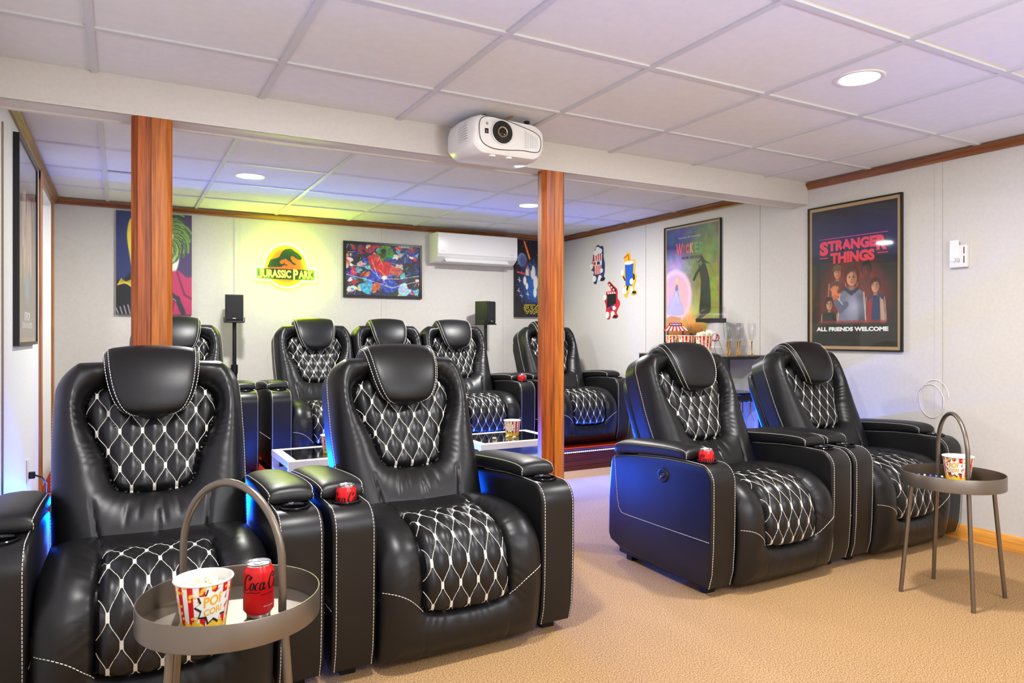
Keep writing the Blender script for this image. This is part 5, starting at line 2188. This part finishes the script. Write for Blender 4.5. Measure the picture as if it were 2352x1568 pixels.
# ---- thermostat
root = wall_item('thermostat', 'right', 2.168, 1.533, 'white thermostat on the right wall', 'thermostat')
mb = MB()
mb.box((-0.046, -0.026, -0.066), (0.046, 0, 0.054), M['white_plastic'], bev=0.005)
mb.build('case', root)
mb = MB()
mb.box((-0.040, -0.030, -0.03), (0.006, -0.026, 0.082), M['white_ink'])
mb.build('sliding_card', root)
mb = MB()
mb.box((0.030, -0.0275, -0.044), (0.034, -0.0255, -0.006), M['black_plastic'])
mb.box((0.030, -0.0275, 0.006), (0.034, -0.0255, 0.042), M['black_plastic'])
mb.build('vent_slot', root)
mb = MB()
add_text(mb, '70', -0.018, 0.012, -0.040, -0.016, -0.0308, ink((170, 170, 170)))
mb.build('lettering', root, smooth=False)

# ---- outlet with blue-lit plug on the left wall
root = wall_item('wall_outlet', 'left', 4.36, 0.41, 'white wall outlet with a plugged-in cord, low on the left wall', 'outlet')
mb = MB()
mb.box((-0.036, -0.006, -0.058), (0.036, 0, 0.058), M['white_plastic'], bev=0.003)
mb.build('plate', root)
mb = MB()
mb.box((0.002, -0.034, -0.046), (0.030, -0.006, -0.012), M['black_plastic'], bev=0.004)
mb.tube([(0.016, -0.032, -0.03), (0.05, -0.06, -0.05), (0.16, -0.07, -0.10), (0.26, -0.06, -0.17), (0.32, -0.05, -0.26), (0.34, -0.05, -0.40)], 0.0045, M['black_plastic'], 8)
mb.build('plug_cord', root)

# ---- white cord on the right wall
mb = MB()
P = []
for k in range(40):
    t = 2 * PI * k / 26
    P.append((XR - 0.006, 2.34 + 0.075 * math.cos(t) - 0.001 * k, 0.72 + 0.10 * math.sin(t) + 0.001 * k))
mb.tube(P, 0.0022, M['white_plastic'], 6)
o = mb.build('looped_cable')
tag(o, 'thin white cord looped low on the right wall behind the recliner', 'cord')

# ---- air conditioner
root = wall_item('air_conditioner', 'back', 2.925, 1.915, 'white wall-mounted air conditioner on the back wall', 'air conditioner')
X0, X1 = -0.415, 0.415
mb = MB()
prof = [(0, 0.125), (-0.185, 0.125), (-0.196, 0.117), (-0.200, 0.05), (-0.200, -0.070), (-0.185, -0.095), (-0.125, -0.135), (-0.09, -0.145), (0, -0.145)]
mb.prism(prof, 'X', X0, X1, M['white_plastic'])
o = mb.build('housing', root, smooth=False)
mb = MB()
mb.box((X0 + 0.004, -0.2045, -0.072), (X1 - 0.004, -0.200, 0.118), M['white_plastic'], bev=0.0018)
mb.build('front_panel', root)
mb = MB()
T = Matrix.Translation((0, -0.160, -0.1145)) @ Matrix.Rotation(R(33.5), 4, 'X')
mb.box((-0.33, -0.040, -0.004), (0.33, 0.036, 0.0015), M['white_paint'], T)
mb.box((-0.334, -0.040, -0.002), (-0.331, 0.036, 0.0025), M['grey_plastic'], T)
mb.box((0.331, -0.040, -0.002), (0.334, 0.036, 0.0025), M['grey_plastic'], T)
mb.build('louver', root)
mb = MB()
add_text(mb, 'FUJITSU', -0.38, -0.345, -0.050, -0.043, -0.2052, ink((150, 150, 155)))
add_text(mb, 'AIRSTAGE', 0.33, 0.372, -0.050, -0.043, -0.2052, ink((150, 150, 155)))
mb.build('lettering', root, smooth=False)

# ---- projector hanging from the ceiling
root = empty('projector', (1.536, 2.94, 1.999), R(0), 'white projector hanging under the ceiling in front of the beam', 'projector')
secs = []
for (yy, hx, hz, r, dz) in ((-0.150, 0.150, 0.060, 0.05, 0.004), (-0.148, 0.172, 0.078, 0.06, 0.002), (-0.135, 0.183, 0.092, 0.055, -0.004), (-0.09, 0.190, 0.098, 0.045, -0.008), (0.0, 0.194, 0.098, 0.040, -0.006),
                        (0.09, 0.192, 0.094, 0.045, -0.002), (0.135, 0.180, 0.080, 0.05, 0.002), (0.145, 0.165, 0.065, 0.05, 0.004)):
    pts = []
    for (x, z) in rrect(0, 0, hx, hz, r, 7):
        # lower side drawn in towards the ends, taller on the lens side
        k = 0.92 - 0.18 * max(0, x / hx) if z > 0 else 1.0 - 0.30 * (abs(x) / hx) ** 3
        pts.append((x, yy, z * k + dz))
    secs.append(pts)
mb = MB()
mb.loft(secs, M['white_plastic'])
mb.build('housing', root)


def plate_outline(s=1.0):
    o = []
    for q in smooth_poly([(-0.155, 0.0), (-0.148, 0.055), (-0.105, 0.073), (-0.03, 0.068), (0.05, 0.052), (0.125, 0.034), (0.158, 0.010),
                          (0.158, -0.038), (0.135, -0.058), (0.06, -0.058), (-0.02, -0.066), (-0.09, -0.066), (-0.140, -0.045)], 5):
        o.append((q[0] * s, q[1] * s))
    return o


mb = MB()
mb.prism(plate_outline(), 'Y', -0.1515, -0.145, M['white_plastic'])
mb.build('front_plate', root, smooth=False)
mb = MB()
mb.tube([(x, -0.1515, z) for x, z in plate_outline(1.0)], 0.0018, mat('brown_gold_trim', (84, 66, 44), 0.3, metal=0.5), 6, closed=True)
mb.build('trim_line', root)
LX, LZ = -0.042, 0.010
T = Matrix.Translation((LX, -0.1515, LZ)) @ Matrix.Rotation(PI / 2, 4, 'X')
mb = MB()
mb.lathe([(0.052, 0.000), (0.055, 0.004), (0.0555, 0.007), (0.052, 0.0085), (0.050, 0.004)], M['white_plastic'], 48, T, closed_prof=True)
mb.build('lens_bezel', root)
mb = MB()
mb.lathe([(0.0, 0.0008), (0.051, 0.0008), (0.0515, 0.005), (0.047, 0.0052), (0.030, 0.0035), (0.024, 0.004)], M['black_plastic'], 48, T)
mb.lathe([(0.0245, 0.002), (0.0250, 0.010), (0.0235, 0.0115), (0.0190, 0.009), (0.0185, 0.003)], mat('lens_ring_gold', (176, 156, 120), 0.3, metal=0.8), 40, T)
mb.lathe([(0.0, 0.0065), (0.008, 0.006), (0.0187, 0.0035)], M['black_gloss'], 40, T)
mb.build('lens', root)
mb = MB()
for k in range(8):
    x = 0.072 + 0.0092 * k
    mb.box((x, -0.1532, -0.046 + 0.001 * k), (x + 0.0042, -0.1512, 0.034 - 0.0035 * k), M['white_plastic'])
    mb.box((x + 0.0046, -0.1522, -0.046 + 0.001 * k), (x + 0.0062, -0.1512, 0.034 - 0.0035 * k), M['grey_plastic'])
mb.build('exhaust_grille', root)
mb = MB()
for k in range(7):
    z = -0.032 + 0.0115 * k
    mb.box((-0.1945, -0.10, z), (-0.1905, -0.01, z + 0.006), M['white_plastic'])
    mb.box((-0.1935, -0.10, z + 0.006), (-0.1905, -0.01, z + 0.008), M['grey_plastic'])
mb.build('side_grille', root)
mb = MB()
mb.box((-0.128, -0.1525, -0.004), (-0.110, -0.1510, 0.018), M['ink'])
mb.box((-0.123, -0.1530, 0.002), (-0.116, -0.1520, 0.009), ink((90, 110, 170)))
mb.box((-0.120, -0.1532, 0.000), (-0.115, -0.1522, 0.005), ink((190, 70, 50)))
mb.build('sticker', root, smooth=False)
mb = MB()
mb.lathe([(0.0, 0.0), (0.0065, 0.0), (0.0065, 0.0010), (0.0, 0.0010)], M['grey_plastic'], 20, Matrix.Translation((-0.117, -0.1515, 0.040)) @ Matrix.Rotation(PI / 2, 4, 'X'))
mb.build('sensor', root)
for i, (x, yy) in enumerate(((-0.095, -0.075), (0.125, -0.085))):
    mb = MB()
    mb.lathe([(0.0, 0.060), (0.006, 0.060), (0.006, 0.088), (0.014, 0.090), (0.014, 0.100), (0.010, 0.102), (0, 0.102)], M['black_plastic'], 20, Matrix.Translation((x, yy, 0)))
    mb.build('foot', root)
mb = MB()
mb.tube([(0.0, 0.02, 0.06), (0.0, 0.02, 0.110)], 0.018, M['white_plastic'], 16)
mb.tube([(-0.01, -0.05, 0.088), (0.02, -0.075, 0.100), (0.045, -0.10, 0.108)], 0.004, M['gold'], 8)
mb.box((-0.035, -0.06, 0.082), (0.03, 0.10, 0.092), M['white_plastic'], bev=0.003)
mb.build('ceiling_mount', root)
mb = MB()
for x in (-0.075, 0.01):
    mb.lathe([(0.0, -0.004), (0.012, -0.004), (0.013, 0.0), (0.012, 0.004), (0, 0.004)], M['white_plastic'], 20, Matrix.Translation((x, -0.118, -0.0915)) @ Matrix.Scale(1.3, 4, (1, 0, 0)))
mb.build('shift_knob', root)
mb = MB()
add_text(mb, 'EPSON', -0.10, -0.075, 0.050, 0.056, -0.1522, ink((200, 200, 205)))
mb.build('lettering', root, smooth=False)

# ================================================================== bar cabinet and what stands on it
BX0, BX1, BY0, BY1, BZ = 3.605, 3.955, 3.485, 4.42, 0.962
root = empty('bar_cabinet', ((BX0 + BX1) / 2, (BY0 + BY1) / 2, 0), 0, 'black metal bar cabinet with glass shelves against the right wall', 'bar cabinet')
hx, hy = (BX1 - BX0) / 2, (BY1 - BY0) / 2
mb = MB()
for sx in (-1, 1):
    for sy in (-1, 1):
        mb.box((sx * (hx - 0.0125) - 0.0125, sy * (hy - 0.0125) - 0.0125, 0), (sx * (hx - 0.0125) + 0.0125, sy * (hy - 0.0125) + 0.0125, BZ - 0.028), M['black_plastic'])
for z in (BZ - 0.028, 0.665, 0.06):
    mb.box((-hx, -hy, z - (0 if z > 0.9 else 0.012)), (hx, -hy + 0.022, z + 0.018), M['black_plastic'])
    mb.box((-hx, hy - 0.022, z), (hx, hy, z + 0.018), M['black_plastic'])
    mb.box((-hx, -hy + 0.022, z), (-hx + 0.022, hy - 0.022, z + 0.018), M['black_plastic'])
    mb.box((hx - 0.022, -hy + 0.022, z), (hx, hy - 0.022, z + 0.018), M['black_plastic'])
mb.build('frame', root)
mb = MB()
mb.box((-hx - 0.004, -hy - 0.004, BZ - 0.009), (hx, hy, BZ), mat('bar_top_board', (120, 112, 102), 0.25), bev=0.002)
mb.build('top_board', root)
for z in (0.70, 0.08):
    mb = MB()
    mb.box((-hx + 0.004, -hy + 0.004, z - 0.004), (hx - 0.004, hy - 0.004, z + 0.002), M['shelf_glass'])
    mb.build('glass_shelf', root)
mb = MB()
for x in (-0.12, -0.075, -0.02, 0.025, 0.08, 0.125):
    mb.tube([(x, -hy + 0.01, 0.640), (x, 0.1, 0.640)], 0.0035, M['black_plastic'], 6)
for yy in (-hy + 0.06, -0.05, 0.08):
    mb.tube([(-hx + 0.01, yy, 0.652), (hx - 0.01, yy, 0.652)], 0.0035, M['black_plastic'], 6)
mb.build('stemware_rack', root)


def make_flute():
    root = empty('champagne_flute')
    mb = MB()
    mb.lathe([(0.0055, 0.094), (0.012, 0.102), (0.0215, 0.122), (0.0265, 0.150), (0.0275, 0.180), (0.0262, 0.224), (0.0252, 0.224), (0.0262, 0.180), (0.0252, 0.150), (0.020, 0.124), (0.010, 0.104), (0.0, 0.100)], M['flute'], 28)
    mb.build('bowl', root)
    mb = MB()
    mb.lathe([(0.0, 0.0), (0.031, 0.0), (0.031, 0.0015), (0.010, 0.005), (0.0045, 0.016), (0.0038, 0.05), (0.0042, 0.085), (0.0075, 0.094), (0.0058, 0.0985), (0.0, 0.099)], M['gold'], 24)
    mb.build('stem', root)
    return root


fl = make_flute()
fp = [(3.640, 3.520), (3.705, 3.560), (3.715, 3.500), (3.775, 3.535), (3.870, 3.515)]
lb = ['gold-stemmed champagne flute beside the popcorn machine, leftmost of the five on the bar', 'gold-stemmed champagne flute on the bar, set behind and between the first and third flutes',
      'gold-stemmed champagne flute on the bar, middle of the five', 'gold-stemmed champagne flute on the bar, fourth from the popcorn machine',
      'gold-stemmed champagne flute standing apart at the right end of the bar']
for i, (x, y) in enumerate(fp):
    o = fl if i == 0 else copy_tree(fl)
    o.location = (x, y, BZ)
    tag(o, lb[i], 'champagne flute', 'gold-stemmed champagne flutes')
k = 0
for x in (-0.0975, 0.0025, 0.1025):
    for yy in (-hy + 0.055, -hy + 0.125, -hy + 0.20):
        o = copy_tree(fl)
        o.location = ((BX0 + BX1) / 2 + x, (BY0 + BY1) / 2 + yy, 0.6445 + 0.0035)
        o.rotation_euler = (PI, 0, 0)
        tag(o, 'champagne flute hanging upside down in the bar cabinet rack', 'champagne flute', 'flutes hanging in the bar rack')
        k += 1

# loose white cable on the middle shelf
mb = MB()
P = [(3.70 + 0.07 * math.cos(t) * (1 - t / 30), 3.62 + 0.10 * math.sin(t), 0.706 + 0.006 * t / 6) for t in np.linspace(0, 9, 50)]
P += [(3.66, 3.66, 0.74), (3.64, 3.62, 0.80)]
mb.tube(P, 0.003, M['white_plastic'], 6)
o = mb.build('white_cable')
tag(o, 'white cable coiled on the middle shelf of the bar cabinet', 'cable')

# popcorn machine
root = empty('popcorn_machine', (3.865, 3.858, BZ), R(151), 'white popcorn machine with black band and clear hood on the bar', 'popcorn machine')
mb = MB()
mb.lathe([(0.0, 0.0), (0.088, 0.0), (0.088, 0.05), (0.084, 0.053), (0.078, 0.054), (0.060, 0.236), (0.0, 0.236)], M['white_plastic'], 48)
mb.build('body', root)
mb = MB()
mb.prism([(-0.066, -0.055), (-0.055, -0.066), (0.055, -0.066), (0.066, -0.055), (0.066, 0.055), (0.14, 0.03), (0.165, 0.0), (0.14, 0.085), (0.03, 0.075), (-0.055, 0.066), (-0.066, 0.055)][:5] + [(0.066, 0.055), (0.055, 0.066), (-0.055, 0.066), (-0.066, 0.055)], 'Z', 0.232, 0.264, M['black_plastic'])
mb.prism([(0.05, -0.062), (0.125, -0.040), (0.145, 0.0), (0.125, 0.040), (0.05, 0.062)], 'Z', 0.236, 0.262, M['black_plastic'])
mb.build('band', root, smooth=False)
mb = MB()
secs = []
for k in range(13):
    a = R(7.5 * k)
    x = -0.060 + 0.0
    L_ = 0.125 * math.cos(a * 0.97) + 0.03
    z = 0.264 + 0.088 * math.sin(a)
    hw = 0.055 * math.cos(a * 0.55)
    secs.append([(-0.062, -hw, z), (-0.062, hw, z), (-0.062 + L_ * 1.25, hw * 0.8, z), (-0.062 + L_ * 1.25 + 0.012, 0, z), (-0.062 + L_ * 1.25, -hw * 0.8, z)])
mb.loft(secs, M['hood'])
mb.build('clear_hood', root, smooth=False)
mb = MB()
T = Matrix.Rotation(R(192), 4, 'Z')
vs = []
lr = ink((176, 40, 34))
n = 28
for k in range(n):
    a = 2 * PI * k / n
    z = 0.122 + 0.030 * math.sin(a)
    r = 0.0785 - (z - 0.054) * 0.0989 + 0.0006
    b = R(-118) + 0.42 * math.cos(a) + R(118 - 118)
    vs.append((r * math.cos(b), r * math.sin(b), z))
mb.add([T @ Vector(v) for v in vs], [tuple(range(n))], lr)
def w3(x, z):
    r = 0.0785 - (z - 0.054) * 0.0989 + 0.0012
    b = R(-118) + x / 0.07
    return tuple(T @ Vector((r * math.cos(b), r * math.sin(b), z)))
add_text(mb, 'the', -0.012, 0.004, 0.134, 0.141, 0, M['white_ink'], warp=w3)
add_text(mb, 'Popcorn', -0.024, 0.024, 0.120, 0.133, 0, M['white_ink'], 0.02, warp=w3)
add_text(mb, 'Popper', -0.020, 0.022, 0.104, 0.117, 0, M['white_ink'], 0.02, warp=w3)
mb.build('round_label', root, smooth=False)
mb = MB()
mb.tube([(0.02, 0.086, 0.01), (0.03, 0.13, 0.006), (0.05, 0.155, 0.05), (0.04, 0.15, 0.095), (0.01, 0.125, 0.10), (-0.01, 0.11, 0.06), (-0.02, 0.13, 0.006)], 0.002, M['grey_plastic'], 6)
mb.build('power_cord', root)

# toy popcorn stand
root = empty('toy_popcorn_stand', (3.840, 4.262, BZ), R(-40), 'toy popcorn stall with striped awning and POPCORN sign on the bar', 'toy')
root.scale = (0.88, 0.88, 1.0)
mb = MB()
mb.box((-0.085, -0.05, 0), (0.085, 0.05, 0.022), ink((60, 130, 190)))
mb.box((-0.070, -0.040, 0.022), (0.070, 0.040, 0.105), ink((186, 40, 40)), bev=0.003)
mb.build('counter', root)
for sx in (-1, 1):
    for sy in (-1, 1):
        mb = MB()
        mb.box((sx * 0.066 - 0.004, sy * 0.038 - 0.004, 0.105), (sx * 0.066 + 0.004, sy * 0.038 + 0.004, 0.182), M['black_plastic'])
        mb.build('post', root)
mb = MB()
for k in range(12):
    a0, a1 = -0.105 + 0.0175 * k, -0.105 + 0.0175 * (k + 1)
    b0, b1 = a0 * 0.62, a1 * 0.62
    m_ = ink((206, 34, 44)) if k % 2 == 0 else M['white_ink']
    for sy in (-1, 1):
        mb.add([(a0, sy * 0.062, 0.178), (a1, sy * 0.062, 0.178), (b1, sy * 0.02, 0.212), (b0, sy * 0.02, 0.212),
                (a0, sy * 0.062, 0.174), (a1, sy * 0.062, 0.174), (b1, sy * 0.018, 0.208), (b0, sy * 0.018, 0.208)],
               [(0, 1, 2, 3), (4, 5, 6, 7), (0, 1, 5, 4), (2, 3, 7, 6), (1, 2, 6, 5), (3, 0, 4, 7)], m_)
mb.box((-0.066, -0.021, 0.206), (0.066, 0.021, 0.213), ink((206, 34, 44)))
for sx in (-1, 1):
    mb.add([(sx * 0.105, -0.062, 0.177), (sx * 0.105, 0.062, 0.177), (sx * 0.065, 0.02, 0.211), (sx * 0.065, -0.02, 0.211)], [(0, 1, 2, 3)], ink((206, 34, 44)))
mb.build('awning', root, smooth=False)
mb = MB()
mb.box((-0.056, -0.026, 0.212), (0.056, -0.014, 0.238), ink((206, 34, 44)), bev=0.002)
mb.box((-0.050, -0.0272, 0.2155), (0.050, -0.026, 0.2335), ink((52, 84, 190)))
add_text(mb, 'POPCORN', -0.028, 0.028, 0.219, 0.230, -0.0278, M['white_ink'], 0.05)
mb.lathe([(0, 0), (0.007, 0), (0.007, 0.0006), (0, 0.0006)], M['gold_ink'], 14, Matrix.Translation((-0.040, -0.0272, 0.2245)) @ Matrix.Rotation(PI / 2, 4, 'X'))
mb.lathe([(0, 0), (0.007, 0), (0.007, 0.0006), (0, 0.0006)], M['gold_ink'], 14, Matrix.Translation((0.040, -0.0272, 0.2245)) @ Matrix.Rotation(PI / 2, 4, 'X'))
mb.build('sign', root, smooth=False)
mb = MB()
rr = random.Random(4)
for k in range(26):
    kernel(mb, (rr.uniform(-0.03, 0.02), rr.uniform(-0.02, 0.02), 0.108 + rr.uniform(0, 0.022)), 0.006, rr)
mb.build('popcorn', root)['kind'] = 'stuff'
bpy.context.view_layer.update()
